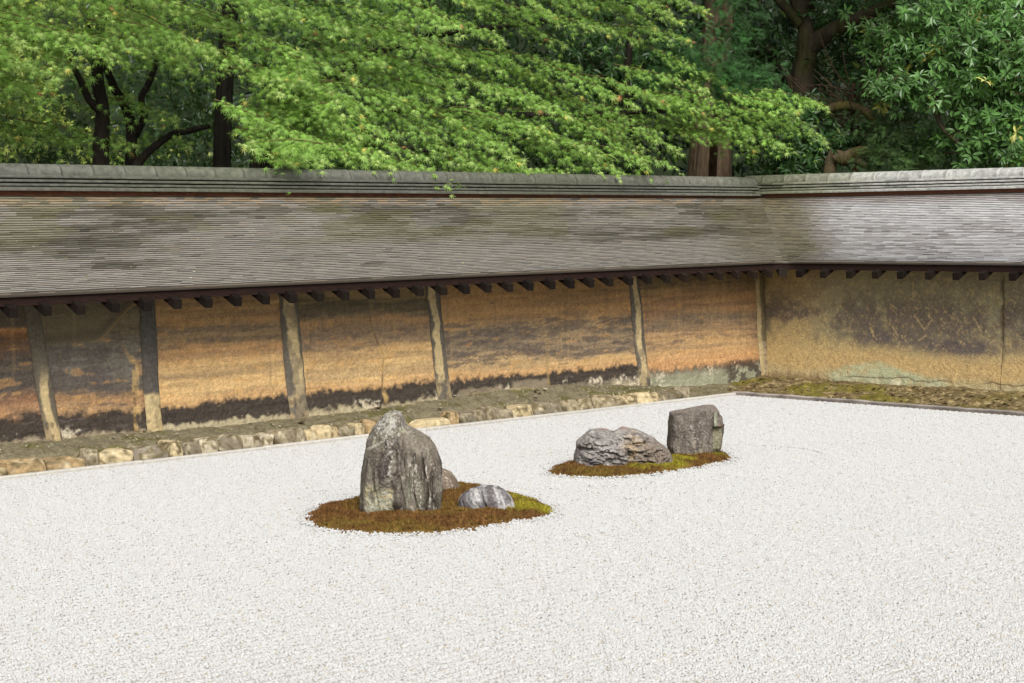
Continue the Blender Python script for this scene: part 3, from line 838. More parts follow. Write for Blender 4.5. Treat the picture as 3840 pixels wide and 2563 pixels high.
# layered eave edge, fascia, rafters
def strip(name, la, lb, sA, sB, zA, zB, mat, col, par, n=90):
    l = np.linspace(la, lb, n)
    V = []
    for (s_, dz) in ((sA, zA), (sA, zB), (sB, zB), (sB, zA)):
        x, y, z = on_roof(np.full(n, max(s_, 0.0)), l)
        nx_ = np.where(np.abs(l) < .11, -.7071, np.where(l < 0, 0, -1.0)); ny_ = np.where(np.abs(l) < .11, -.7071, np.where(l < 0, -1.0, 0))
        off = min(s_, 0.0)
        V.append(np.stack([x - nx_ * off, y - ny_ * off, (z - prof(max(s_, 0.0))) + dz], -1))
    V = np.stack(V, 1)
    i = np.arange(n * 4).reshape(n, 4); j = np.roll(i, -1, axis=1)
    F = np.stack([i[:-1], i[1:], j[1:], j[:-1]], -1).reshape(-1, 4)
    ends = np.array([[0, 1, 2, 3], [(n - 1) * 4 + q for q in (3, 2, 1, 0)]])
    V = V.reshape(-1, 3)
    return obj(name, mesh_np(name, V, [F, ends], np.tile(lin(col), (len(V), 1))), mat, par)
for la, lb, par, ec_ in ((-9.9, -.0005, wall_long, (128, 116, 100)), (.0005, 5.2, wall_short, (150, 140, 128))):
    for q in range(4):
        strip('eave_layer', la, lb, .004 * q, .10, Z0 - .0065 * (q + 1) + .0008, Z0 - .0065 * q - .0002, MAT['shingle'], tuple(c * (1 - .12 * q) for c in ec_), par)
    strip('fascia', la, lb, .030, .075, Z0 - .085, Z0 - .0275, MAT['beam'], (40, 26, 21), par)
RAF = [4.4, 4.64, 4.88, 5.125, 5.37, 5.615, 5.85, 6.054, 6.297, 6.544, 6.805, 7.056, 7.297, 7.552, 7.799, 8.045, 8.286, 8.538, 8.775, 9.023, 9.268, 9.511, 9.754, 9.995, 10.231, 10.473, 10.706, 10.959, 11.187,
       11.424, 11.662, 11.916, 12.16, 12.41, 12.655, 12.90, 13.14, 13.39, 13.63, 13.86]
def rafter_mesh(seed):
    # local: +Y goes inward and up
    w, h, ln, sl_ = .062, .060, .62, .50
    V = box_v(-w / 2, w / 2, 0, ln, 0, h)
    V[:, 2] += V[:, 1] * sl_
    V[:4, 1] += .006
    return V
RV = rafter_mesh(0)
rme = mesh_np('rafter', RV, BOXF, np.tile(lin((30, 24, 19)), (8, 1)))
rme.materials.append(MAT['beam'])
for k, x in enumerate(RAF):
    o = obj('rafter', rme, None, wall_long)
    o.location = (x, YE - .030, 1.0665 + .0042 * (x - 14.1) + random.uniform(-.002, .002))
    v = random.uniform(.45, 1.0); o.color = (v * 1.05, v * .95, v * .85, 1)
    if x > 12.5: o.color = (1.4, 1.15, .95, 1)
for k, y in enumerate([10.412, 10.142, 9.855, 9.574, 9.313, 9.023, 8.748, 8.492, 8.202, 7.93, 7.65, 7.38, 7.1, 6.8, 6.5, 6.2]):
    o = obj('rafter', rme, None, wall_short)
    o.location = (XE - .030, y, 1.0665 + random.uniform(-.002, .002)); o.rotation_euler = (0, 0, -math.pi / 2)
    v = random.uniform(.5, 1.1); o.color = (v * 1.05, v * .96, v * .88, 1)
V = RV.copy(); V[:, 2] -= V[:, 1] * .24; V = V * np.array([1.25, 1.0, 1.25]); V[:, 2] -= .012
o = obj('corner_rafter', mesh_np('corner_rafter', V, BOXF, np.tile(lin((40, 33, 27)), (8, 1))), MAT['beam'], wall_long)
o.location = (XE - .035, YE - .035, 1.083); o.rotation_euler = (0, 0, -math.pi / 4)

# ------------------------------------------------------------------ tiled ridges
TL = .27
def cap_mesh():
    n = 15
    a = np.linspace(math.radians(-8), math.radians(188), n)
    secs = [(0, .0745), (.012, .0748), (.20, .075), (TL - .022, .075), (TL - .020, .0762), (TL + .002, .0762), (TL + .002, .070)]
    V = np.array([[x, -math.cos(t) * r, math.sin(t) * r] for x, r in secs for t in a])
    F = grid_faces(len(secs), n)
    return mesh_np('cap_tile', V, F, np.tile(lin((166, 164, 158)), (len(V), 1)), smooth=True)
def course_mesh(name, d, hf, ht, din, wob=0):
    prof_ = [(-d, 0), (-d, hf * .8), (-d + .003, hf), (-din, ht), (din, ht), (d - .003, hf), (d, hf * .8), (d, 0)]
    V = np.array([[x, y, z] for x in (0.0008, TL - .0008) for y, z in prof_]); n = 8
    i = np.arange(n); j = (i + 1) % n
    F = np.stack([i, j, j + n, i + n], -1)[:, ::-1]
    return mesh_np(name, V, [F, np.array([list(range(n)), list(range(2 * n - 1, n - 1, -1))])], np.tile(lin((160, 158, 152)), (2 * n, 1)))
CAPM = cap_mesh(); CAPM.materials.append(MAT['tile'])
CM = [course_mesh('course_tile', .124, .0145, .0205, .08), course_mesh('course_tile', .114, .0145, .0205, .08), course_mesh('course_tile', .104, .0145, .0205, .07)]
BM = course_mesh('base_tile', .172, .019, .030, .10)
for m_ in CM + [BM]: m_.materials.append(MAT['tile'])
def tile_col(p, is_long):
    g = random.gauss(0, 1)
    if is_long:
        d = ss(8.5, 13.5, np.array(p)) * .40
        mossy = .5 + .5 * math.sin(p * 1.7)
        c = (.32 - .42 * float(d) * .30 + .012 * g)
        if p > 13.6: c += .12
        return (max(c, .2) * (.98 - .05 * mossy), max(c, .2), max(c, .2) * (.90 - .12 * mossy), 1)
    m = float(ss(1.9, .3, np.array(11.9 - p)))            # greener towards the corner
    c = 1.16 + .06 * g - .62 * m
    if random.random() < .10: c *= .6
    return (c * (.98 - .03 * m), c, c * (1.02 - .30 * m), 1)
def ridge(par, is_long):
    p0, p1 = (4.2, xr - .085) if is_long else (5.4, yr + .13)
    r_ = obj('ridge', mesh_np('ridge', box_v(p0, p1, -.118, .118, 1.74, 1.862) if is_long else box_v(p0, p1 - .02, -.118, .118, 1.742, 1.864), BOXF, np.tile(lin((112, 74, 56)), (8, 1))), MAT['beam'], par)
    if is_long: r_.location = (0, yr, 0)
    else: r_.location = (xr, 0, 0); r_.rotation_euler = (0, 0, 0)
    if not is_long:
        r_.data.vertices.foreach_set('co', np.column_stack([np.array([v.co for v in r_.data.vertices])[:, 1], np.array([v.co for v in r_.data.vertices])[:, 0], np.array([v.co for v in r_.data.vertices])[:, 2]]).astype(np.float32).ravel())
        r_.data.flip_normals()
    zc = box_v(p0, p1 - .03, -.066, .066, 1.864, 1.985) if is_long else box_v(-.066, .066, p0, p1 - .05, 1.866, 1.988)
    obj('ridge_core', mesh_np('ridge_core', zc, BOXF, np.tile(lin((84, 80, 70)), (8, 1))), MAT['tile'], r_)
    def put(name, me, p, z):
        o = obj(name, me, None, r_)
        zz = z + (-.0022 * (p - 6.5) if is_long else .0)
        dz = random.uniform(-.0006, .0006)
        dr_ = random.uniform(-.001, .001)
        if is_long:
            o.location = (p, random.uniform(-.002, .002), zz + dz); o.rotation_euler = (0, dr_, 0)
        else:
            o.location = (random.uniform(-.002, .002), p + TL, zz + dz); o.rotation_euler = (0, dr_, -math.pi / 2)
        c = tile_col(p, is_long); o.color = c
        return o
    for q, (me, z, nm) in enumerate(((BM, 1.864, 'base_tile'), (CM[0], 1.899, 'course_tile'), (CM[1], 1.928, 'course_tile'), (CM[2], 1.957, 'course_tile'), (CAPM, 1.984, 'cap_tile'))):
        p = p1 - TL * ((1.0 if q % 2 == 0 else .5) if is_long else (1.0 if q % 2 == 0 else 1.5))
        while p > p0:
            put(nm, me, p, z)
            p -= TL
ridge(wall_long, True)
ridge(wall_short, False)
# ------------------------------------------------------------------ rocks
def poly_sd(px, pz, poly):
    """signed distance, positive inside"""
    P = np.asarray(poly, float); Q = np.roll(P, -1, axis=0)
    d = np.full(px.shape, 1e9); inside = np.zeros(px.shape, bool)
    for (ax, az), (bx, bz) in zip(P, Q):
        ex, ez = bx - ax, bz - az
        wx, wz = px - ax, pz - az
        t = np.clip((wx * ex + wz * ez) / (ex * ex + ez * ez + 1e-12), 0, 1)
        d = np.minimum(d, np.hypot(wx - t * ex, wz - t * ez))
        c = ((az <= pz) & (bz > pz)) | ((bz <= pz) & (az > pz))
        xi = ax + (pz - az) / (bz - az + 1e-12) * ex
        inside ^= c & (px < xi)
    return np.where(inside, d, -d)

def surface_nets(Fv, org, h):
    """Fv < 0 inside; returns V, quads"""
    nx, ny, nz = Fv.shape
    neg = Fv < 0
    cc = np.zeros((nx - 1, ny - 1, nz - 1, 3)); cnt = np.zeros((nx - 1, ny - 1, nz - 1))
    ii = np.arange(nx - 1)[:, None, None]; jj = np.arange(ny - 1)[None, :, None]; kk = np.arange(nz - 1)[None, None, :]
    corners = [(a, b, c) for a in (0, 1) for b in (0, 1) for c in (0, 1)]
    def sub(A, c): return A[c[0]:nx - 1 + c[0], c[1]:ny - 1 + c[1], c[2]:nz - 1 + c[2]]
    for c0 in corners:
        for ax in range(3):
            if c0[ax]: continue
            c1 = list(c0); c1[ax] = 1
            f0, f1 = sub(Fv, c0), sub(Fv, c1)
            m = (f0 < 0) != (f1 < 0)
            t = np.where(m, f0 / np.where(m, f0 - f1, 1), 0)
            for a in range(3):
                base = c0[a] + (t if a == ax else 0)
                cc[..., a] += np.where(m, base, 0)
            cnt += m
    act = cnt > 0
    idx = -np.ones(act.shape, np.int64); idx[act] = np.arange(act.sum())
    I, J, K = np.nonzero(act)
    V = np.stack([I, J, K], -1) + cc[act] / cnt[act][:, None]
    V = V * h + org
    Q = []
    for ax in range(3):
        sl0 = [slice(1, -1)] * 3; sl0[ax] = slice(0, -1)
        sl1 = [slice(1, -1)] * 3; sl1[ax] = slice(1, None)
        a = neg[tuple(sl0)]; b = neg[tuple(sl1)]
        m = a != b
        p = np.argwhere(m); flip = a[m]
        p = p + np.array([0 if ax == q else 1 for q in range(3)])
        u, v = (ax + 1) % 3, (ax + 2) % 3
        eu = np.zeros(3, int); eu[u] = 1; ev = np.zeros(3, int); ev[v] = 1
        g = lambda q: idx[q[:, 0], q[:, 1], q[:, 2]]
        quad = np.stack([g(p - eu - ev), g(p - ev), g(p), g(p - eu)], -1)
        quad[~flip] = quad[~flip][:, ::-1]
        Q.append(quad)
    Q = np.concatenate(Q)
    Q = Q[(Q >= 0).all(1)]
    return V, Q

def rock(name, base, outline, scale, org, fnc, colf, h=.0055, depth=.3, label='', ang=YAW - math.pi / 2):
    """outline: points (u right, v down) in sketch units; org = (u0, v0) sits at the rock's local origin on the ground"""
    P = np.array([((u - org[0]) * scale, -(v - org[1]) * scale) for u, v in outline])
    x0, x1 = P[:, 0].min() - .03, P[:, 0].max() + .03; z0, z1 = P[:, 1].min() - .01, P[:, 1].max() + .03
    gx = np.arange(x0, x1, h); gz = np.arange(z0, z1, h); gy = np.arange(-depth, depth + .02, h)
    X2, Z2 = np.meshgrid(gx, gz, indexing='ij')
    sd = poly_sd(X2, Z2, P)
    tf, tb = fnc(X2, Z2, sd)
    X, Y, Z = np.meshgrid(gx, gy, gz, indexing='ij')
    A = -tf[:, None, :] - Y; B = Y - tb[:, None, :]
    Fv = np.maximum(A, B)
    Fv = np.maximum(Fv, -(sd * .9)[:, None, :])
    nz_ = fb3(X * 9, Y * 9, Z * 9, 3, 5) - .5
    nz2_ = fb3(X * 7 + 3, Y * 7, Z * 5, 3, 15) - .5
    nf_ = fb3(X * 34, Y * 34, Z * 30, 2, 6) - .5
    Fv = Fv + .022 * nz_ + .011 * nf_ + .006 * np.clip(.16 - np.abs(nz2_), 0, 1) / .16
    Fv[0] = Fv[-1] = 1; Fv[:, 0] = Fv[:, -1] = 1; Fv[:, :, -1] = 1
    V, Q = surface_nets(Fv, np.array([gx[0], gy[0], gz[0]]), h)
    p = V[Q]; vol = np.einsum('ni,ni->n', p[:, 0], np.cross(p[:, 1], p[:, 2])).sum() + np.einsum('ni,ni->n', p[:, 0], np.cross(p[:, 2], p[:, 3])).sum()
    if vol < 0: Q = Q[:, ::-1]
    C = np.clip(colf(V), .01, .85)
    me = mesh_np(name, V, Q, C, smooth=True)
    o = obj(name, me, MAT['rock'], label=label, cat='rock')
    o.location = base; o.rotation_euler = (0, 0, ang)
    return o
def inflate(sd, T, R):
    q = np.clip(sd / R, 0, 1)
    return T * np.sqrt(np.clip(1 - (1 - q) ** 2, 0, 1))

# tall upright rock
A_OUT = [(560, 1090), (560, 1010), (556, 930), (560, 850), (568, 740), (578, 640), (600, 500), (622, 440), (626, 400), (646, 345), (682, 268), (742, 204), (796, 152), (836, 132), (875, 124), (915, 134), (945, 168), (975, 250), (1015, 272),
         (1085, 312), (1165, 358), (1208, 420), (1244, 510), (1262, 560), (1268, 640), (1268, 720), (1280, 800), (1276, 870), (1268, 940), (1272, 1090)]
def fA(X, Z, sd):
    tf = inflate(sd, .18, .15); tb = inflate(sd, .20, .17)
    tf = tf - .05 * ss(960, 1180, X / .000653 + 920) * ss(700, 250, 1010 - Z / .000653)
    u = X / .000653 + 920; v = 1010 - Z / .000653
    ridge_v = np.interp(u, [560, 640, 720, 800, 870, 900, 960, 1000, 1300], [520, 440, 395, 345, 285, 300, 520, 900, 900])
    lobe = ss(-8, 26, v - ridge_v) * ss(1090, 850, u - (v - 560) * .05)
    tf = tf + .060 * lobe * ss(0, .05, sd) - .02 * ss(700, 800, v) * ss(640, 720, u) * ss(930, 850, u)
    fur = fb2(u * .020 + 3 + v * .002, v * .0028, 4, 19)
    tf = tf - .040 * np.clip(.52 - fur, 0, 1) * ss(900, 1000, u) * ss(0, .04, sd) * 1.6
    tf = tf - .006 * ss(26, 0, np.abs(u - 985 - (v - 400) * .02)) * ss(330, 450, v)
    tf = tf - .016 * ss(14, 0, np.abs(u - 1085 - 12 * np.sin(v * .012))) * ss(500, 600, v)
    tf = tf + .02 * (fb2(u * .008, v * .008, 3, 23) - .5) * ss(0, .04, sd)
    for gu, gv, ga in ((1040, 420, .030), (1130, 470, .034), (1190, 560, .028), (940, 620, .024), (720, 560, .018)):
        tf = tf - ga * ss(13, 2, np.abs(u - gu - 16 * np.sin(v * .011 + gu) - (v - 600) * .03)) * ss(gv, gv + 90, v)
    return tf, tb
def cA(V):
    u = V[:, 0] / .000653 + 920; v = 1010 - V[:, 2] / .000653; y = V[:, 1]
    n1 = fb3(u * .006, y * 10, v * .004, 4, 2); n2 = fb3(u * .028, y * 40, v * .011, 4, 4); n3 = fb3(u * .06, y * 90, v * .05, 3, 8)
    C = lin((112, 104, 93))[None] * (.6 + .8 * n1)[:, None] * (.75 + .5 * n3)[:, None]
    C = mix(C, ss(.5, .66, n2) * .55, lin((78, 68, 62)))
    # dark core streak down the front lobe
    m = ss(150, 40, np.abs(u - 850 + (v - 550) * .10)) * ss(300, 380, v) * ss(760, 680, v) * ss(.40, .55, n2); C = mix(C, m * .85, lin((58, 48, 48)))
    m = ss(60, 12, np.abs(u - 845)) * ss(290, 340, v) * ss(700, 600, v) * ss(.52, .62, n3); C = mix(C, m * .8, lin((186, 180, 172)))
    # dark foot right of the pale patch
    m = ss(840, 862, u + 20 * (n2 - .5)) * ss(975, 925, u) * ss(800, 900, v + 70 * (n1 - .5)); C = mix(C, m * .85, lin((66, 58, 52)))
    # pale green patch on the lower left
    m = ss(600, 650, u + 60 * (n1 - .5)) * ss(885, 845, u + 50 * (n2 - .5)) * ss(700, 780, v + 120 * (n1 - .5)); C = mix(C, m * .85, lin((160, 158, 136)) * (.65 + .75 * n2)[:, None])
    m2 = m * ss(.52, .64, n3) * ss(.4, .6, n1); C = mix(C, m2 * .7, lin((186, 164, 112)))
    m = ss(950, 1000, u) * ss(1160, 1060, u) * ss(640, 780, v) * ss(.42, .58, n2); C = mix(C, m * .7, lin((138, 140, 122)))
    vs_ = fb3(u * .045, y * 30, v * .004, 4, 33); C = mix(C, ss(.54, .64, vs_) * ss(430, 560, v) * .6, lin((66, 58, 52))); C = mix(C, ss(.44, .36, vs_) * ss(380, 520, v) * .35, lin((150, 146, 132)))
    # white run marks on the right flank
    st = fb3(u * .035, y * 20, v * .006, 3, 31); m = ss(.60, .68, st + .25 * (n3 - .5)) * ss(900, 980, u) * ss(480, 600, v); C = mix(C, m * .85, lin((196, 190, 178)))
    # lichen crust along top edges
    m = ss(.54, .64, n3 * .6 + n2 * .4 + .10 * ss(420, 160, v)) * ss(480, 200, v + .25 * (u - 900)); C = mix(C, m * .75, lin((182, 180, 170)))
    m = ss(.60, .68, n2) * ss(600, 250, v) * .5; C = mix(C, m, lin((150, 146, 112)))
    m = ss(630, 590, u) * ss(.5, .62, n3) * .5; C = mix(C, m, lin((176, 168, 146)))
    m = ss(16, 4, np.abs(v - np.interp(u, [600, 640, 720, 800, 870], [470, 440, 395, 345, 285]) - 4)) * ss(615, 650, u) * ss(890, 865, u) * ss(.35, .5, n3); C = mix(C, m * .7, lin((190, 184, 168)))
    return C
rock('tall_rock', (6.767, 7.720, .001), A_OUT, .000653, (920, 1010), fA, cA, depth=.31,
     label='tall weathered upright rock with pale lichen, largest of the near moss island')

# low dome behind the tall rock
def fB(X, Z, sd): return inflate(sd, .16, .12), inflate(sd, .15, .12)
def cB(V):
    n1 = fb3(V[:, 0] * 12, V[:, 1] * 12, V[:, 2] * 12, 4, 3); n3 = fb3(V[:, 0] * 70, V[:, 1] * 70, V[:, 2] * 70, 3, 5)
    C = lin((122, 108, 94))[None] * (.7 + .6 * n1)[:, None] * (.8 + .4 * n3)[:, None]
    return mix(C, ss(.66, .72, n3) * .6, lin((190, 180, 165)))
rock('dome_rock', (7.448, 8.101, .011), [(1090, 900), (1090, 800), (1130, 700), (1190, 640), (1250, 622), (1300, 636), (1345, 662), (1378, 704), (1396, 745), (1420, 780), (1470, 808), (1490, 850), (1490, 900)], .000700, (1290, 825), fB, cB, h=.008, depth=.25,
     label='low brown dome shaped rock half hidden behind the tall rock')

# small striped rock
def fC(X, Z, sd):
    tf = inflate(sd, .11, .10); tb = inflate(sd, .13, .10)
    u = X / .000655 + 1650
    tf = tf + .022 * (fb2(X * 34 + Z * 14, Z * 12, 3, 41) - .5) * ss(0, .03, sd) - .02 * ss(.006, 0, np.abs(np.sin((X + Z * .35) * 26)) * .03) * ss(0, .03, sd)
    return tf, tb
def cC(V):
    x, y, z = V.T
    n2 = fb3(x * 20 + z * 7, y * 14, z * 8, 4, 6); n3 = fb3(x * 90, y * 90, z * 90, 3, 9)
    C = lin((128, 126, 126))[None] * (.6 + .8 * n3)[:, None]
    C = mix(C, ss(.46, .54, n2), lin((96, 91, 91)) * (.75 + .5 * n3)[:, None])
    C = mix(C, ss(.56, .63, fb3(x * 36 + z * 12, y * 20, z * 9 + 4, 3, 14)) * .6, lin((186, 183, 178)) * (.8 + .4 * n3)[:, None])
    C = mix(C, ss(.04, .10, x) * ss(.07, .02, z) * ss(.42, .52, n2) * .8, lin((188, 185, 180)))
    C = mix(C, ss(.02, .0, z) * .5, lin((150, 126, 108)))
    return C
rock('striped_rock', (7.123, 7.402, .015), [(1395, 1080), (1400, 890), (1415, 855), (1445, 828), (1500, 795), (1560, 775), (1620, 768), (1680, 770), (1735, 776), (1780, 800), (1820, 835), (1852, 870), (1875, 915), (1890, 960), (1898, 1000), (1898, 1080)], .000655, (1650, 975), fC, cC, h=.005, depth=.2,
     label='small grey rock with white stripes beside the tall rock')

# layered rock of the far island
B_OUT = [(412, 960), (412, 880), (412, 790), (420, 690), (448, 605), (446, 545), (470, 520), (520, 480), (560, 440), (600, 412), (680, 405), (760, 414), (850, 436), (880, 425), (940, 388), (1000, 404), (1090, 420), (1165, 455), (1215, 480), (1275, 508), (1340, 572), (1425, 632), (1462, 712), (1475, 770), (1475, 960)]
def fD(X, Z, sd):
    tf = inflate(sd, .20, .14); tb = inflate(sd, .22, .15)
    u = X / .000624 + 940; v = 800 - Z / .000624
    left = ss(1010, 940, u)
    ph = v * .020 - (u - 415) * .0035 + 3.6 * fb2(u * .005, v * .007, 4, 44)
    saw = (ph * 1.0) % 1.0
    tf = tf + left * (.030 + .026 * (saw - .5) * ss(480, 640, v + 80 * (fb2(u * .01, v * .01, 2, 45) - .5))) * ss(0, .05, sd) + left * .03 * ss(600, 760, v) * ss(0, .04, sd)
    tf = tf - .03 * ss(26, 4, np.abs(u - 975 - (v - 600) * .1)) * ss(600, 640, v)
    tf = tf - .05 * ss(24, 4, np.abs(v - 600 - (u - 460) * -.06)) * ss(720, 560, u) * ss(0, .03, sd)
    tf = tf - .035 * (1 - left) * np.clip(np.abs(fb2(u * .011, v * .013, 3, 46) - .5) * -8 + 1, 0, 1) * ss(0, .04, sd)
    tf = tf + .03 * (fb2(u * .012, v * .02, 4, 48) - .5) * ss(0, .04, sd)
    tf = tf - .04 * ss(470, 420, v) * ss(860, 900, u)
    rg = np.abs(fb2(u * .009 + 2, v * .016 - u * .002, 4, 49) - .5) * 2
    tf = tf - .04 * np.clip(.22 - rg, 0, 1) / .22 * ss(0, .05, sd)
    return tf, tb
def cD(V):
    u = V[:, 0] / .000624 + 940; v = 800 - V[:, 2] / .000624; y = V[:, 1]
    n1 = fb3(u * .006, y * 8, v * .008, 4, 12); n2 = fb3(u * .018, y * 26, v * .03, 4, 14); n3 = fb3(u * .07, y * 90, v * .07, 3, 18)
    C = lin((138, 133, 128))[None] * (.6 + .8 * n2)[:, None] * (.75 + .5 * n3)[:, None]
    C = mix(C, ss(.5, .6, n1) * .5, lin((96, 84, 76)))
    m = ss(940, 1000, u + 60 * (n1 - .5)) * ss(500, 560, v); C = mix(C, m * .6, lin((122, 108, 92)) * (.6 + .8 * n2)[:, None])
    m = ss(180, 60, np.abs(u - 1030) + .6 * np.abs(v - 560)) * ss(.42, .58, n2); C = mix(C, m * .7, lin((160, 140, 110)))
    m = ss(560, 480, v) * ss(.56, .66, n2) * .7; C = mix(C, m, lin((168, 160, 150)))
    m = ss(430, 400, v - 30 * (n1 - .5)) * .55; C = mix(C, m, lin((158, 120, 108)))
    m = ss(.60, .68, n2 * .6 + n3 * .4) * ss(1000, 900, u) * .7; C = mix(C, m, lin((176, 172, 168)))
    m = ss(.58, .66, fb3(u * .01, y * 12, v * .05, 3, 55)) * ss(900, 700, u) * ss(600, 700, v) * .6; C = mix(C, m, lin((92, 94, 104)))
    return C
rock('layered_rock', (9.049, 8.126, .008), B_OUT, .000624, (940, 800), fD, cD, depth=.32,
     label='low rugged rock of layered grey and brown strata on the far moss island')

# upright block
E_OUT = [(1412, 900), (1430, 700), (1400, 600), (1398, 580), (1409, 480), (1410, 335), (1418, 325), (1430, 240), (1445, 230), (1600, 200), (1700, 184), (1780, 168), (1850, 160), (1918, 162), (1930, 185), (1950, 215), (1950, 255), (1985, 290), (1990, 358), (2011, 370), (2008, 470),
         (2000, 500), (1990, 570), (1982, 600), (1965, 665), (1960, 900)]
def fE(X, Z, sd):
    u = X / .000648 + 1700; v = 690 - Z / .000648
    tf = inflate(sd, .15, .035) + .02 * ss(.0, .12, sd); tb = inflate(sd, .16, .05)
    ze = np.interp(u, [1400, 1445, 1600, 1700, 1810, 1850, 1930, 1950, 2020], [246, 242, 222, 212, 196, 200, 232, 262, 330])
    tf = np.minimum(tf, .19 - np.clip(ze - v, 0, 200) * .0062)
    tf = tf - .045 * ss(1856, 1864, u) * ss(372, 380, v) - .03 * ss(1960, 1985, u)
    tf = tf - .02 * ss(8, 0, np.abs(u - 1858)) * ss(200, 260, v) - .018 * ss(7, 0, np.abs(v - 377)) * ss(1850, 1862, u)
    tf = tf - .05 * ss(600, 690, v) * ss(1700, 1950, u) * ss(670, 600, v - 60)
    tf = tf + .022 * (fb2(u * .010, v * .004, 4, 63) - .5) + .012 * (fb2(u * .03, v * .012, 3, 64) - .5)
    tf = tf - .03 * ss(14, 0, np.abs(u - 1470 + (v - 235) * -.05)) * ss(300, 240, v)
    tf = tf - .025 * ss(0, 90, u - 1395) * 0
    return tf, tb
def cE(V):
    u = V[:, 0] / .000648 + 1700; v = 690 - V[:, 2] / .000648; y = V[:, 1]
    n1 = fb3(u * .006, y * 8, v * .003, 4, 72); n2 = fb3(u * .03, y * 26, v * .009, 4, 74); n3 = fb3(u * .07, y * 90, v * .07, 3, 78)
    C = lin((112, 104, 95))[None] * (.7 + .6 * n1)[:, None] * (.75 + .5 * n3)[:, None]
    C = mix(C, ss(.5, .62, n2) * .5, lin((74, 64, 60)))
    m = ss(1850, 1868, u) * ss(370, 382, v) * ss(1975, 1950, u); C = mix(C, m * .75, lin((138, 134, 108)) * (.65 + .7 * n2)[:, None])
    m = ss(1866, 1872, u) * ss(1902, 1892, u) * ss(372, 360, v) * ss(210, 240, v); C = mix(C, m * .85, lin((152, 156, 134)))
    m = ss(.60, .66, n3) * ss(200, 120, np.abs(u - 1660)) * ss(130, 60, np.abs(v - 420)) * .45; C = mix(C, m, lin((176, 166, 158)))
    m = ss(.60, .68, fb3(u * .04, y * 20, v * .006, 3, 81)) * ss(440, 560, v) * .6; C = mix(C, m, lin((156, 148, 130)))
    ze = np.interp(u, [1400, 1445, 1600, 1700, 1810, 1850, 1930], [246, 242, 222, 212, 196, 200, 232])
    m = ss(4, -8, v - ze); C = mix(C, m * .6, lin((134, 122, 114)) * (.7 + .6 * n3)[:, None])
    m = ss(1990, 1940, u) * ss(1880, 1930, u) * ss(300, 370, v) * ss(390, 375, v) * .5; C = mix(C, m, lin((112, 88, 72)))
    return C
rock('block_rock', (9.743, 8.088, .014), E_OUT, .000648, (1700, 690), fE, cE, depth=.26,
     label='square upright dark block rock with flat top on the far moss island')

# ------------------------------------------------------------------ moss islands
MOSS_NEAR = [(6.229, 7.904), (6.502, 8.189), (6.694, 8.268), (6.913, 8.257), (7.271, 8.313), (7.628, 8.317), (7.754, 8.21), (7.664, 7.752), (7.585, 7.489), (7.44, 7.217), (7.293, 7.065), (7.119, 6.986), (6.979, 7.025), (6.732, 7.042), (6.448, 7.053), (6.383, 7.072), (6.261, 7.209), (6.212, 7.292), (6.142, 7.398), (6.108, 7.548), (6.154, 7.753)]
MOSS_FAR = [(8.477, 8.274), (8.701, 8.405), (8.909, 8.457), (9.252, 8.515), (9.535, 8.421), (9.803, 8.35), (10.034, 8.286), (10.077, 8.151), (9.938, 7.947), (9.788, 7.807), (9.615, 7.705), (9.483, 7.711), (9.181, 7.701), (8.907, 7.706), (8.745, 7.724), (8.582, 7.779), (8.485, 7.892), (8.416, 8.072)]
def smooth_poly(P, it=2):
    P = np.array(P)
    for _ in range(it):
        Q = np.roll(P, -1, 0); P = np.stack([.75 * P + .25 * Q, .25 * P + .75 * Q], 1).reshape(-1, 2)
    return P
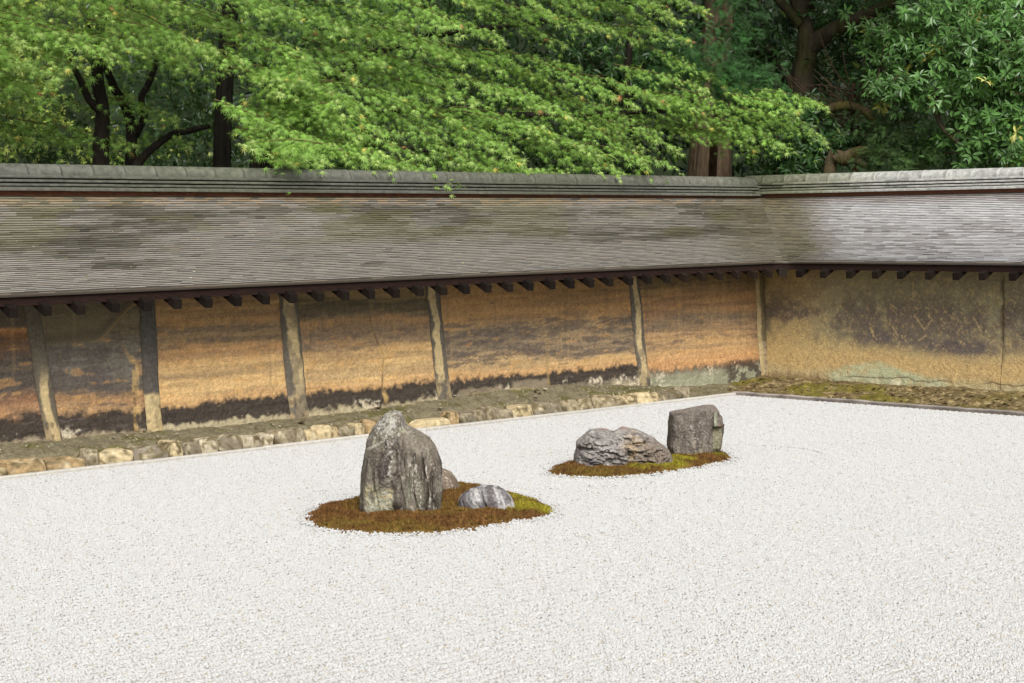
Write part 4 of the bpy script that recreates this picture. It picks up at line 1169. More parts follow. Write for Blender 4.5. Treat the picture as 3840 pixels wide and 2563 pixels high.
def moss(poly, green, label, seed):
    rng = np.random.default_rng(seed)
    P = smooth_poly(poly)
    P = P + .015 * rng.normal(size=P.shape)
    x0, y0 = P.min(0) - .03; x1, y1 = P.max(0) + .03
    xs = np.arange(x0, x1, .012); ys = np.arange(y0, y1, .012)
    X, Y = np.meshgrid(xs, ys, indexing='ij')
    def hgt(x, y):
        d = poly_sd(x, y, P)
        d = d + .05 * (fb2(x * 16, y * 16, 2, seed) - .5) + .03 * (fb2(x * 50, y * 50, 2, seed + 8) - .5)
        return d, .034 * (1 - np.exp(-np.clip(d, 0, 1) / .05)) + .040 * (fb2(x * 12, y * 12, 3, seed + 1) - .5) * ss(0, .08, d) - np.clip(-d, 0, .05) * .5
    d, z = hgt(X, Y)
    def colr(x, y, d, rnd):
        n1 = fb2(x * 5, y * 5, 4, seed + 3); n2 = fb2(x * 30, y * 30, 3, seed + 4)
        C = lin((120, 88, 52))[None] * (.5 + 1.0 * n2)[..., None] * (.7 + .6 * rnd)[..., None]
        C = mix(C, ss(.44, .64, n1 * .6 + n2 * .4) * .6, lin((128, 112, 52)))
        C = mix(C, ss(.58, .7, n2) * .4, lin((88, 60, 42)))
        g = 0
        for (gx, gy, gr, ga) in green:
            g = np.maximum(g, ga * np.exp(-((x - gx) ** 2 + (y - gy) ** 2) / gr ** 2))
        g = ss(.30, .75, g + .5 * (n1 - .5) + .25 * (n2 - .5))
        gc = lin((146, 138, 50))[None] * (.7 + .6 * n2)[..., None]
        C = mix(C, g, gc)
        return C
    C = colr(X.ravel(), Y.ravel(), d.ravel(), RNG.random(X.size)) * .9
    keepf = d.reshape(X.shape) > -.012
    F = grid_faces(*X.shape)
    F = F[keepf.ravel()[F].all(1)]
    V0 = np.stack([X, Y, z], -1).reshape(-1, 3)
    used = np.unique(F); remap = -np.ones(len(V0), int); remap[used] = np.arange(len(used))
    V0 = V0[used]; F = remap[F]; C = C[used]
    # tufts: three leaning blades each
    n = int((x1 - x0) * (y1 - y0) * 15000)
    px = rng.uniform(x0, x1, n); py = rng.uniform(y0, y1, n)
    dd, pz = hgt(px, py)
    k = (dd > -.006) & (dd > rng.random(n) * .03 - .006)
    px, py, pz, dd = px[k], py[k], pz[k], dd[k]; n = len(px)
    hh = rng.uniform(.010, .022, n) * (0.6 + .4 * ss(0, .05, dd))
    cc = colr(px, py, dd, rng.random(n)) * rng.uniform(.55, 1.6, (n, 1))
    Vb = []; Cb = []
    for q in range(3):
        a = rng.uniform(0, 6.28, n); w = rng.uniform(.0022, .004, n); ln = rng.uniform(.1, .6, n) * hh; b = rng.uniform(0, 6.28, n)
        p = np.stack([px, py, pz - .003], -1)
        s_ = np.stack([np.cos(a) * w, np.sin(a) * w, 0 * w], -1)
        tip = p + np.stack([np.cos(b) * ln, np.sin(b) * ln, hh], -1)
        Vb.append(np.stack([p - s_, p + s_, tip], 1)); 
        Cb.append(np.stack([cc, cc, cc], 1))
    Vb = np.concatenate(Vb).reshape(-1, 3); Cb = np.concatenate(Cb).reshape(-1, 3)
    Fb = np.arange(len(Vb)).reshape(-1, 3) + len(V0)
    me = mesh_np('moss_bed', np.concatenate([V0, Vb]), [F, Fb], np.clip(np.concatenate([C, Cb]), .005, .8))
    return obj('moss_bed', me, MAT['moss'], label=label, cat='moss', kind='stuff')
moss(MOSS_NEAR, [(7.30, 7.18, .17, 1.1), (7.50, 7.50, .16, .6), (6.3, 7.4, .12, .45)], 'rust brown moss island with a yellow green end round the tall rock', 301)
moss(MOSS_FAR, [(9.15, 7.90, .20, 1.0), (9.40, 7.93, .13, 1.1), (9.75, 7.98, .12, 1.1), (9.62, 8.0, .1, .8), (8.9, 7.85, .12, .6)], 'yellow and brown moss island under the layered and block rocks', 302)

# stray pebbles round the rims of both moss islands and the faint raked rings
rng = np.random.default_rng(91)
PP = []
for poly in (MOSS_NEAR, MOSS_FAR):
    P = smooth_poly(poly, 3)
    for _ in range(7):
        a = P[rng.integers(0, len(P), 260)]
        PP.append(np.column_stack([a + rng.normal(0, .03, (260, 2)), rng.uniform(.002, .012, 260)]))
c0 = np.array([6.85, 7.65]); c1 = np.array([9.25, 8.1])
for c, rx, ry, ang in ((c0, 1.28, 1.05, -.7), (c1, 1.35, .85, -.25)):
    for q in range(3):
        th = rng.uniform(-2.6, 2.2, 900)
        e = np.stack([np.cos(th) * (rx + .02 * q), np.sin(th) * (ry + .02 * q)], -1)
        R2 = np.array([[math.cos(ang), -math.sin(ang)], [math.sin(ang), math.cos(ang)]])
        PP.append(np.column_stack([c + e @ R2.T + rng.normal(0, .008, (900, 2)), rng.uniform(.002, .0065, 900)]))
PP = np.concatenate(PP)
PP = PP[(PP[:, 1] < YK - .02)]
V, F, C = pebbles(PP, rng.uniform(.005, .0085, len(PP)), rng, tan=.10)
obj('loose_pebbles', mesh_np('loose_pebbles', V, F, C, smooth=True), MAT['pebble'], label='loose white pebbles along the rims of the moss islands', cat='pebbles', kind='stuff')
# ------------------------------------------------------------------ trees behind the wall
MAPLE_A=[(9.18,13.77,2.68,0),(8.74,13.90,2.61,0),(8.38,13.95,2.53,0),(9.15,13.28,2.52,0),(9.47,13.56,2.32,0),(8.77,13.37,2.29,0),(8.45,13.80,2.30,0),(7.80,13.38,2.27,0),(9.12,12.24,2.89,0),(9.83,12.90,2.91,0),(9.01,12.33,2.99,0),(7.45,13.01,2.92,0),(7.76,13.08,2.81,0),(7.82,12.80,2.93,0),(8.21,13.05,3.07,0),(7.57,13.09,2.76,0),(7.48,12.42,2.69,0),(7.97,12.29,2.87,0),(7.66,13.53,2.66,0),(7.10,12.15,2.93,0),(7.70,12.47,3.06,0),(8.62,12.91,3.22,0),(8.02,12.45,3.26,0),(7.77,12.84,3.16,0),(9.52,13.02,3.25,0),(7.55,12.90,3.28,0),(8.49,12.16,3.30,0),(9.04,12.46,2.90,0),(8.65,12.14,3.00,0),(8.21,12.31,2.96,0),(7.87,12.33,2.93,0),(7.82,13.05,3.01,0),(7.29,12.48,2.81,0),(7.51,12.65,2.65,0),(7.96,13.84,2.62,0),(9.13,12.92,2.90,0),(8.95,13.02,3.25,0),(7.73,12.46,2.83,0),(7.45,13.05,2.72,0),(7.45,13.07,3.06,0),(10.55,12.40,3.46,0),(10.22,12.28,3.23,0),(9.77,12.27,3.32,0),(10.07,13.01,3.19,0),(9.26,12.18,3.31,0),(9.40,12.61,3.21,0),(9.77,12.33,3.04,0),(8.42,12.92,3.11,0),(7.73,12.56,3.27,0),(9.32,12.98,3.35,0),(8.51,12.61,3.38,0),(7.42,12.26,2.75,0),(9.06,13.01,2.97,0),(7.60,13.38,2.53,0)]
MAPLE_B=[(9.26,12.21,2.78,2),(9.47,11.96,2.75,2),(9.34,12.55,2.62,1),(9.34,12.08,2.66,2),(9.99,12.21,2.70,0),(9.43,12.68,2.53,1),(9.42,12.55,2.44,1),(9.96,12.64,2.52,2),(10.07,12.20,2.52,0),(8.87,11.93,2.23,1),(9.51,12.44,2.29,2),(9.57,11.93,2.26,0),(10.29,12.06,2.43,0),(10.24,11.90,2.19,0),(9.15,11.79,2.10,2),(9.62,11.89,2.11,0),(10.83,12.63,2.71,0),(11.17,12.61,2.84,0),(11.45,12.34,2.86,0),(10.98,12.23,2.60,0),(11.43,12.10,2.48,0),(11.47,11.91,2.64,0),(11.83,12.06,2.78,0),(12.48,12.04,2.33,0),(12.36,12.49,2.46,0),(11.06,11.88,1.98,0),(11.79,12.03,2.04,0),(10.80,12.04,2.18,0),(11.39,12.01,2.15,0),(12.03,11.99,2.14,0),(12.63,12.02,2.05,0),(12.38,12.11,2.45,0),(13.22,12.36,2.85,0),(12.67,12.05,2.61,0),(13.30,12.19,2.50,0),(12.77,12.43,2.96,0),(12.15,12.38,3.01,0),(11.32,12.09,3.07,0),(11.33,12.60,3.18,0),(10.71,12.37,2.98,0),(10.93,12.32,3.33,0),(11.13,11.88,3.30,0),(12.06,12.28,3.28,0),(12.52,12.06,3.49,0),(12.95,12.36,3.30,0),(13.01,12.20,3.06,0),(12.55,12.49,3.59,0),(11.87,12.37,3.57,0),(11.45,12.50,3.53,0),(10.18,12.11,2.35,0),(10.82,12.34,2.38,0),(11.35,12.41,2.43,0),(10.04,12.06,2.18,0),(10.36,11.88,2.07,0),(10.97,12.06,2.07,0),(10.16,12.54,2.46,0),(9.23,12.41,2.38,1),(9.39,12.66,2.39,1),(10.04,12.63,2.63,2),(12.79,11.95,2.29,0),(12.46,12.24,2.70,0),(10.08,11.98,2.81,0),(10.90,12.53,3.19,0),(11.48,12.10,2.31,0),(11.86,11.93,2.25,0),(10.57,12.39,2.58,0),(11.35,12.41,2.76,0),(9.40,12.45,2.54,1),(11.02,11.81,1.92,0),(12.43,12.03,2.00,0),(10.70,11.96,2.03,0),(11.78,11.99,1.99,0),(13.23,11.90,2.07,0),(15.01,12.32,3.76,0),(14.87,12.41,3.45,0),(14.24,12.33,3.54,0),(13.99,12.40,3.68,0),(13.12,11.90,3.39,0),(14.06,12.00,3.67,0),(13.15,12.20,3.65,0),(14.04,12.33,3.38,0),(14.30,12.04,3.57,0)]
MAPLE_C=[(15.81,11.37,2.75,0),(15.75,11.52,2.56,0),(15.13,11.33,2.29,0),(15.62,11.87,2.86,0),(15.23,12.02,2.90,0),(14.53,11.90,2.91,0),(15.00,11.95,2.66,0),(15.47,11.87,2.56,0),(14.49,11.98,2.71,0),(13.97,11.99,2.78,0),(13.40,11.88,2.71,0),(13.53,12.17,2.48,0),(13.98,12.11,2.49,0),(14.69,12.26,2.47,0),(15.22,12.24,2.42,0),(15.21,11.80,2.33,0),(13.74,12.07,2.29,0),(13.84,11.77,2.14,0),(13.11,11.90,2.21,0),(13.62,11.86,2.13,0),(14.13,11.91,2.29,0),(15.31,11.36,2.69,0),(15.92,11.48,2.43,0),(14.91,12.10,2.56,0),(15.19,11.88,2.47,0)]
trunkM1=[(8.55,13.49,1.97,0.130),(8.57,13.50,2.30,0.110),(8.60,13.51,2.55,0.100),(8.57,13.52,2.77,0.090),(8.57,13.53,3.05,0.075),(8.64,13.54,3.42,0.060)]
limb1=[(8.60,13.51,2.54,0.060),(8.48,13.52,2.65,0.050),(8.41,13.53,2.80,0.045),(8.28,13.55,3.04,0.035)]
limb2=[(8.94,13.64,2.05,0.090),(8.97,13.66,2.42,0.080),(8.93,13.67,2.61,0.070),(8.83,13.68,2.77,0.060),(8.75,13.70,2.97,0.050),(8.60,13.72,3.29,0.040)]
limb3=[(9.00,13.65,2.38,0.060),(9.10,13.65,2.55,0.050),(9.08,13.66,2.70,0.050),(9.18,13.66,2.87,0.045),(9.30,13.66,3.18,0.035)]
limb4=[(8.84,13.47,2.05,0.070),(8.91,13.47,2.14,0.068),(9.03,13.47,2.25,0.060),(9.25,13.46,2.39,0.050),(9.40,13.45,2.42,0.045),(9.62,13.43,2.47,0.030)]
cedar2=[(10.19,14.06,1.87,0.085),(10.23,14.08,2.47,0.080),(10.32,14.11,3.27,0.075),(10.40,14.13,4.08,0.070)]
trunkM2=[(10.25,13.54,1.90,0.200),(10.29,13.55,2.22,0.170),(10.47,13.55,2.54,0.130),(10.77,13.54,2.78,0.110),(11.27,13.52,3.08,0.090)]
bM2=[(10.77,13.54,2.78,0.080),(11.55,13.48,2.69,0.060),(12.00,13.06,2.66,0.050),(12.74,12.81,2.63,0.040)]
bM2b=[(11.27,13.52,3.08,0.080),(12.06,13.48,3.37,0.060),(12.75,12.99,3.50,0.050),(13.72,12.74,3.63,0.040)]
bM2c=[(10.54,13.55,2.58,0.060),(10.72,12.87,2.36,0.050),(10.81,12.39,2.27,0.035),(11.58,12.38,2.24,0.020)]
bM3=[(12.45,12.52,2.61,0.050),(13.45,12.50,2.65,0.045),(14.41,12.48,2.71,0.035),(15.79,12.46,2.78,0.020)]
trunkM3=[(15.33,13.45,1.92,0.110),(15.32,13.46,2.30,0.095),(15.21,13.49,2.68,0.085),(15.16,13.51,3.14,0.070),(15.26,13.53,3.71,0.050)]
cedar1=[(16.62,13.58,1.83,0.260),(16.65,13.59,2.13,0.250),(16.74,13.61,2.88,0.215),(16.87,13.64,3.63,0.185),(16.96,13.66,4.23,0.180),(17.13,13.69,5.39,0.150)]
oak=[(16.91,12.62,1.82,0.200),(16.93,12.61,2.20,0.180),(16.96,12.59,2.59,0.170),(16.98,12.56,2.98,0.165),(16.99,12.54,3.21,0.160),(17.01,12.49,3.50,0.150),(17.02,12.52,3.74,0.100),(17.03,12.63,3.99,0.090),(17.04,12.82,4.35,0.070)]
oakb1=[(17.01,12.49,3.49,0.110),(17.03,12.28,3.61,0.100),(17.05,12.06,3.71,0.085),(17.07,11.77,3.80,0.075),(17.10,11.48,3.89,0.060),(17.13,11.07,4.04,0.050)]
oakb2=[(16.94,12.52,3.74,0.060),(16.94,12.66,3.89,0.055),(16.94,12.81,4.03,0.050),(16.94,12.93,4.21,0.040)]
oakb3=[(16.89,12.51,2.87,0.050),(16.90,12.65,3.15,0.045),(16.90,12.77,3.32,0.040),(16.90,12.96,3.53,0.030)]
oakb4=[(17.12,12.58,3.95,0.090),(17.13,12.54,4.18,0.080),(17.15,12.52,4.52,0.060)]
bare1=[(16.30,11.67,2.19,0.070),(16.31,11.51,2.23,0.075),(16.32,11.35,2.29,0.070),(16.32,11.25,2.31,0.050),(16.33,11.12,2.29,0.045),(16.33,10.96,2.28,0.030)]
bare1b=[(16.31,11.43,2.24,0.050),(16.31,11.30,2.19,0.040),(16.31,11.19,2.13,0.030)]
bare2=[(16.66,11.96,2.79,0.060),(16.67,11.71,2.81,0.050),(16.68,11.50,2.74,0.045),(16.68,11.38,2.62,0.035),(16.67,11.35,2.39,0.030)]
rightbr=[(15.87,10.10,2.88,0.025),(15.85,10.10,2.65,0.025),(15.85,10.03,2.49,0.025),(15.84,9.91,2.38,0.022),(15.84,9.76,2.27,0.012),(15.84,9.60,2.23,0.006)]
rightbr2=[(15.84,9.91,2.38,0.018),(15.85,9.82,2.46,0.014),(15.85,9.72,2.47,0.006)]
righttrunk=[(17.66,9.82,1.77,0.200),(17.70,9.87,2.49,0.180),(17.73,9.97,3.18,0.150),(17.72,10.32,3.61,0.090),(17.68,10.82,3.74,0.070),(17.63,11.33,3.69,0.045),(17.60,11.70,3.57,0.030)]
shrubstem=[(16.89,11.78,1.99,0.035),(16.91,11.80,2.41,0.030),(16.93,11.83,2.79,0.025),(16.94,11.82,3.07,0.015)]
OAK=[(17.15,13.28,3.91,0.50,60),(17.10,13.49,3.53,0.40,40),(16.90,12.96,3.58,0.35,45),(17.12,13.13,3.11,0.35,40),(17.09,13.30,2.77,0.30,30),(16.64,12.29,2.81,0.22,26),(16.65,12.07,2.77,0.20,22),(17.38,12.48,3.96,0.40,50),(17.48,12.19,3.75,0.40,50),(17.70,12.52,3.44,0.35,40),(17.40,11.85,3.48,0.35,40),(17.33,11.92,3.90,0.35,45),(17.27,11.43,3.81,0.40,50),(16.61,12.62,2.49,0.30,36),(16.38,11.99,2.41,0.30,40),(16.12,11.96,2.22,0.25,36),(16.56,11.78,2.45,0.30,36),(16.27,12.37,2.19,0.25,30),(17.20,11.88,3.14,0.30,30),(17.49,12.74,3.20,0.30,30),(15.63,13.99,3.39,0.50,70),(16.25,13.95,3.47,0.45,60),(15.27,13.86,3.12,0.40,50),(15.13,14.18,3.52,0.40,40),(16.52,13.92,3.23,0.40,45),(15.65,13.69,3.08,0.35,40)]
RIGHT=[(16.40,10.64,3.24,0.30,60),(16.30,10.83,3.16,0.25,40),(16.15,10.13,3.23,0.35,70),(16.07,9.74,3.29,0.35,75),(16.08,9.41,3.14,0.35,75),(16.51,10.61,3.64,0.35,55),(16.35,10.06,3.67,0.40,70),(16.18,9.52,3.53,0.40,75),(16.20,10.87,2.94,0.22,36),(16.12,10.46,2.87,0.25,45),(15.96,9.91,2.91,0.30,60),(15.97,9.49,2.85,0.30,60),(15.97,9.21,2.75,0.30,50),(16.04,9.76,2.61,0.28,50),(15.95,9.33,2.47,0.30,60),(16.10,10.10,2.33,0.20,30),(15.93,9.60,2.23,0.25,46),(15.94,9.23,2.17,0.25,46),(16.35,10.55,2.29,0.22,30),(16.48,10.96,3.40,0.25,36),(16.65,11.29,3.62,0.30,36)]
HINOKI=[(15.42,12.22,3.12,0.30,60),(15.62,12.21,2.90,0.28,60),(15.16,12.19,2.97,0.22,40),(15.89,12.25,2.69,0.25,46),(15.47,12.20,2.71,0.22,40),(15.03,12.20,3.23,0.20,30),(15.52,12.36,3.50,0.30,36),(16.35,10.86,2.46,0.30,60),(16.16,10.95,2.32,0.28,60),(16.26,10.60,2.36,0.25,46),(16.77,11.47,2.72,0.30,36),(16.71,11.00,2.74,0.30,40),(16.00,10.23,2.16,0.20,40),(15.90,10.57,2.15,0.22,46),(15.62,12.44,3.87,0.25,30),(15.20,12.62,3.32,0.30,40),(15.07,12.75,3.14,0.25,30)]

def norm(v):
    v = np.asarray(v, float)
    return v / (np.linalg.norm(v, axis=-1, keepdims=True) + 1e-9)

# palmate maple leaf, seven pointed lobes; +Y is the middle lobe, +Z the upper face
def maple_leaf():
    ang = np.radians([0, 36, 72, 112]); ln = [1.0, .93, .74, .42]
    rim = []
    tips = [(-ang[3], ln[3]), (-ang[2], ln[2]), (-ang[1], ln[1]), (0, 1.0), (ang[1], ln[1]), (ang[2], ln[2]), (ang[3], ln[3])]
    for i, (a, l) in enumerate(tips):
        rim.append((a, l))
        if i < 6:
            b, m = tips[i + 1]
            rim.append(((a + b) / 2, .17 * (l + m) / 2 + .04))
    rim.append((math.pi, .10))
    V = [[0, 0.02, 0]] + [[math.sin(a) * l, math.cos(a) * l, -.20 * l * l] for a, l in rim]
    n = len(rim)
    F = [[0, 1 + (i + 1) % n, 1 + i] for i in range(n)]
    return np.array(V), np.array(F)
LMV, LMF = maple_leaf()
# simple evergreen leaf, folded along the midrib
LBV = np.array([[0, 0, 0], [.17, .32, .05], [0, .36, -.03], [-.17, .32, .05], [.15, .68, .02], [0, .70, -.07], [-.15, .68, .02], [0, 1.0, -.16]])
LBF = np.array([[0, 2, 1, 1], [0, 3, 2, 2], [1, 2, 5, 4], [2, 3, 6, 5], [4, 5, 7, 7], [5, 6, 7, 7]])
LBT = np.array([[0, 1, 2], [0, 2, 3], [1, 4, 5], [1, 5, 2], [2, 5, 6], [2, 6, 3], [4, 7, 5], [5, 7, 6]])
# conifer spray: a flat feather of pointed scales
def feather():
    V = []; F = []
    for i in range(9):
        y = i / 9.0
        for s in (-1, 1):
            l = .42 * (1 - y * .75); b = len(V)
            V += [[0, y, 0], [0, y + .07, 0], [s * l, y + .28, -.05 - .1 * y]]
            F.append([b, b + 1, b + 2] if s < 0 else [b, b + 2, b + 1])
    b = len(V); V += [[-.02, 0, 0], [.02, 0, 0], [0, 1.1, -.15]]; F.append([b, b + 1, b + 2])
    return np.array(V), np.array(F)
LFV, LFF = feather()

def scatter(tv, tf, P, D, U, S):
    """copies of a leaf template at P, pointing along D with upper face towards U, size S"""
    D = norm(D); X = norm(np.cross(D, U)); Z = np.cross(X, D)
    V = P[:, None, :] + S[:, None, None] * (tv[None, :, :1] * X[:, None] + tv[None, :, 1:2] * D[:, None] + tv[None, :, 2:] * Z[:, None])
    F = tf[None] + (np.arange(len(P)) * len(tv))[:, None, None]
    return V.reshape(-1, 3), F.reshape(-1, tf.shape[1])

VIEW = norm(np.array([-.70, -.71, 0.0]))     # from the trees towards the garden
def bough(tip, kind, rng, length, width, droop, nleaf, twigs):
    """a flat spray of twigs ending at tip; returns leaf base points, directions, up vectors, age (0 inner .. 1 tip)"""
    dirs = {0: norm([.72, -.58, -.30]), 1: norm([-.78, .30, -.26]), 2: norm([-.60, -.64, -.30])}
    d = norm(dirs[kind] + rng.normal(0, .16, 3) * np.array([1, 1, .6]))
    side = norm(np.cross(np.cross(d, [0, 0, 1]), d) * 0 + np.cross(d, [0, 0, 1.0]))
    if side @ VIEW > 0: side = -side                       # side points away from the garden
    side = norm(side + np.array([0, 0, rng.uniform(.12, .34)]))
    base = np.asarray(tip) - d * length
    P = []; D = []; A = []; axis = []
    def axpt(a):
        return base + d * (a * length) + np.array([0, 0, 1.0]) * (droop * (a - a * a * 1.0))
    for a in np.linspace(0, 1, 7): axis.append(axpt(a))
    for k in range(twigs):
        a0 = (k + rng.uniform(0, .8)) / twigs
        sg = 1 if k % 2 else -1
        reach = width * (1.0 - .62 * a0) * rng.uniform(.7, 1.1)
        tw = norm(d * rng.uniform(.55, .95) + side * sg * rng.uniform(.7, 1.0))
        m = max(3, int(nleaf / twigs * (1.25 - .5 * a0)))
        tt = (np.arange(m) + rng.uniform(0, 1, m)) / m
        q = axpt(a0)[None] + tw[None] * (tt * reach)[:, None] - np.array([0, 0, 1.0])[None] * (tt ** 2 * reach * rng.uniform(.15, .4))[:, None]
        lr = np.where(np.arange(m) % 2, 1.0, -1.0)
        perp = norm(np.cross(tw, [0, 0, 1.0]))
        dd = norm(tw[None] * .55 + perp[None] * lr[:, None] * .75 + np.array([0, 0, -.55])[None] + VIEW[None] * .35 + rng.normal(0, .28, (m, 3)))
        P.append(q + rng.normal(0, .012, (m, 3))); D.append(dd); A.append(.55 * tt + .45 * a0)
    m = max(4, nleaf // 8)
    tt = rng.uniform(.2, 1.03, m)
    P.append(np.array([axpt(t) for t in tt]) + rng.normal(0, .015, (m, 3)))
    D.append(norm(d[None] * .8 + np.array([0, 0, -.4])[None] + rng.normal(0, .45, (m, 3)))); A.append(tt)
    P = np.concatenate(P); D = np.concatenate(D); A = np.concatenate(A)
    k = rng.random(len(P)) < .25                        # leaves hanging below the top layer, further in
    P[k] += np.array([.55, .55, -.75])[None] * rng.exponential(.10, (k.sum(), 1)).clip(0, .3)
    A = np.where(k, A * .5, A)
    U = norm(np.array([0, 0, .95])[None] + VIEW[None] * .5 + rng.normal(0, .26, P.shape))
    return P, D, U, A, np.array(axis)

def tree_thing(label, loc, cat='tree', name='tree'):
    o = obj(name, None, label=label, cat=cat)
    o.location = loc
    return o
def to_ground(pts):
    p = [tuple(q) for q in pts]
    x, y, z, r_ = p[0]
    return [(x - .01, y + .01, -.06, r_ * 1.35), (x, y, .5, r_ * 1.12), (x, y, 1.2, r_ * 1.03)] + p
def trunk_part(name, pts, par, col, n=12, rough=.14, seed=0, moss_c=None):
    P = np.array([q[:3] for q in pts]); R_ = np.array([q[3] for q in pts])
    V, F = tube(P, R_, n, rough, seed)
    nn = fb3(V[:, 0] * 6, V[:, 1] * 6, V[:, 2] * 2.5, 4, seed)
    C = lin(col)[None] * (.6 + .8 * nn)[:, None]
    if moss_c is not None:
        C = mix(C, ss(.48, .62, fb3(V[:, 0] * 4, V[:, 1] * 4, V[:, 2] * 3, 3, seed + 9)) * .7, lin(moss_c))
    V = V - np.array(par.location)
    return obj(name, mesh_np(name, V, F, C, smooth=True), MAT['bark'], par)

def crown_parts(par, tv, tf, P, D, U, S, C, mat, pick_name='leaf', n_pick=300):
    """crown as one mesh; the leaves that show largest stand on their own"""
    loc = np.array(par.location)
    e = np.array(EYE)
    v = P - e
    dep = v @ np.array(fw); vx = v @ np.array(rt) / dep; vy = v @ np.array(up) / dep
    vis = (np.abs(vx) < .270) & (np.abs(vy) < .180)
    facing = np.abs((norm(U) * norm(v)).sum(1))
    score = np.where(vis, S / dep * (.4 + facing) * (1 - .25 * (dep - dep.min())), -1)
    idx = np.argsort(-score)[:n_pick] if n_pick else np.array([], int)
    idx = idx[score[idx] > 0] if len(idx) else idx
    rest = np.setdiff1d(np.arange(len(P)), idx)
    V, F = scatter(tv, tf, P[rest] - loc, D[rest], U[rest], S[rest])
    obj('crown', mesh_np('crown', V, F, np.repeat(C[rest], len(tv), 0)), mat, par, kind='stuff')
    if len(idx):
        lm = mesh_np(pick_name, tv, tf, None); lm.materials.append(mat)
        Dn = norm(D[idx]); X = norm(np.cross(Dn, U[idx])); Z = np.cross(X, Dn)
        for q, i in enumerate(idx):
            o = obj(pick_name, lm, None, par)
            m = Matrix(((X[q][0], Dn[q][0], Z[q][0], 0), (X[q][1], Dn[q][1], Z[q][1], 0), (X[q][2], Dn[q][2], Z[q][2], 0), (0, 0, 0, 1)))
            o.matrix_local = Matrix.Translation(Vector(P[i] - loc)) @ m @ Matrix.Scale(S[i], 4)
            o.color = (*C[i], 1)

def maple(label, tips, trunk, limbs, seed, upper):
    rng = np.random.default_rng(seed)
    par = tree_thing(label, (trunk[0][0], trunk[0][1], 0), name='maple_tree')
    trunk_part('trunk', to_ground([(a, b, c, q * .60) for a, b, c, q in trunk]), par, (44, 39, 33), 12, .15, seed)
    for k, l in enumerate(limbs):
        trunk_part('branch', [(a, b, c, q * .60) for a, b, c, q in l], par, (42, 37, 32), 8, .12, seed + k)
    PS, DS, US, SS, CS = [], [], [], [], []
    def add(t, kind, ln, wd, nl, tw, size, tone=1.0, branch=True):
        P, D, U, A, ax = bough(t, kind, rng, ln, wd, rng.uniform(.05, .22), nl, tw)
        n = len(P)
        S = rng.uniform(.036, .072, n) * size
        g = rng.normal(0, 1, n)
        C = lin((126, 164, 70))[None] * (1 + .14 * g)[:, None].clip(.6, 1.5)
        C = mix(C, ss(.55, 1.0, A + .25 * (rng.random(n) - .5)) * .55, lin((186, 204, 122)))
        yl = (A > .8) & (rng.random(n) < .06); C[yl] = lin((206, 196, 96))
        rd = (A > .8) & (rng.random(n) < .02); C[rd] = lin((186, 128, 84))
        C = C * tone * rng.uniform(.86, 1.1)
        PS.append(P); DS.append(D); US.append(U); SS.append(S); CS.append(C)
        if branch:
            V, F = tube(ax, np.linspace(.010, .0025, len(ax)), 5)
            return ax
    axes = []
    for (x, y, z, kind) in tips:
        ln = rng.uniform(.75, 1.15); axes.append(add((x, y, z), kind, ln if kind == 0 else ln * .8, rng.uniform(.34, .52) * (1 if kind == 0 else .7), int(rng.uniform(145, 200)), 14, 1.0))
    for (x, y, z, r_, n) in upper:          # unseen crown with an overhang added to shade the sprays, and its shaded inside
        for _ in range(int(n * 1.5)):
            t = np.array([x, y, z]) + rng.normal(0, 1, 3) * np.array([r_, r_ * .8, r_ * .45])
            add(t, 0, 1.3, .8, 110, 12, 1.6, branch=False)
    par_loc = np.array(par.location)
    for k, ax in enumerate(axes):
        V, F = tube(ax, np.linspace(.007, .0018, len(ax)), 5)
        obj('twig', mesh_np('twig', V - par_loc, F, np.tile(lin((100, 92, 58)), (len(V), 1)), smooth=True), MAT['bark'], par)
    crown_parts(par, LMV, LMF, np.concatenate(PS), np.concatenate(DS), np.concatenate(US), np.concatenate(SS), np.clip(np.concatenate(CS), .01, .7), MAT['maple'])
    return par

maple('green maple at far left with a forked dark trunk seen under its sprays', MAPLE_A, trunkM1, [limb1, limb2, limb3, limb4], 1001,
      [(8.2, 12.6, 4.9, .8, 9), (7.2, 12.6, 4.9, .8, 8), (9.6, 12.6, 5.0, .8, 9), (6.2, 12.5, 4.8, .6, 6), (8.0, 11.3, 5.0, .5, 6), (9.4, 11.3, 5.0, .5, 6), (6.8, 11.3, 4.9, .5, 5)])
maple('large green maple whose layered sprays hang over the ridge in the middle', MAPLE_B, trunkM2, [bM2, bM2b, bM2c], 1002,
      [(11.0, 12.8, 5.0, .8, 11), (12.5, 12.8, 5.1, .8, 11), (14.0, 12.8, 5.2, .8, 10), (11.0, 11.4, 5.1, .5, 6), (12.4, 11.4, 5.1, .5, 6), (13.8, 11.3, 5.2, .5, 6), (12.4, 13.9, 3.2, .35, 4)])
maple('bright maple sprays reaching right in front of the straight cedar trunk', MAPLE_C, trunkM3, [bM3], 1003,
      [(14.9, 13.2, 5.2, .6, 6), (15.4, 12.2, 5.3, .5, 5)])

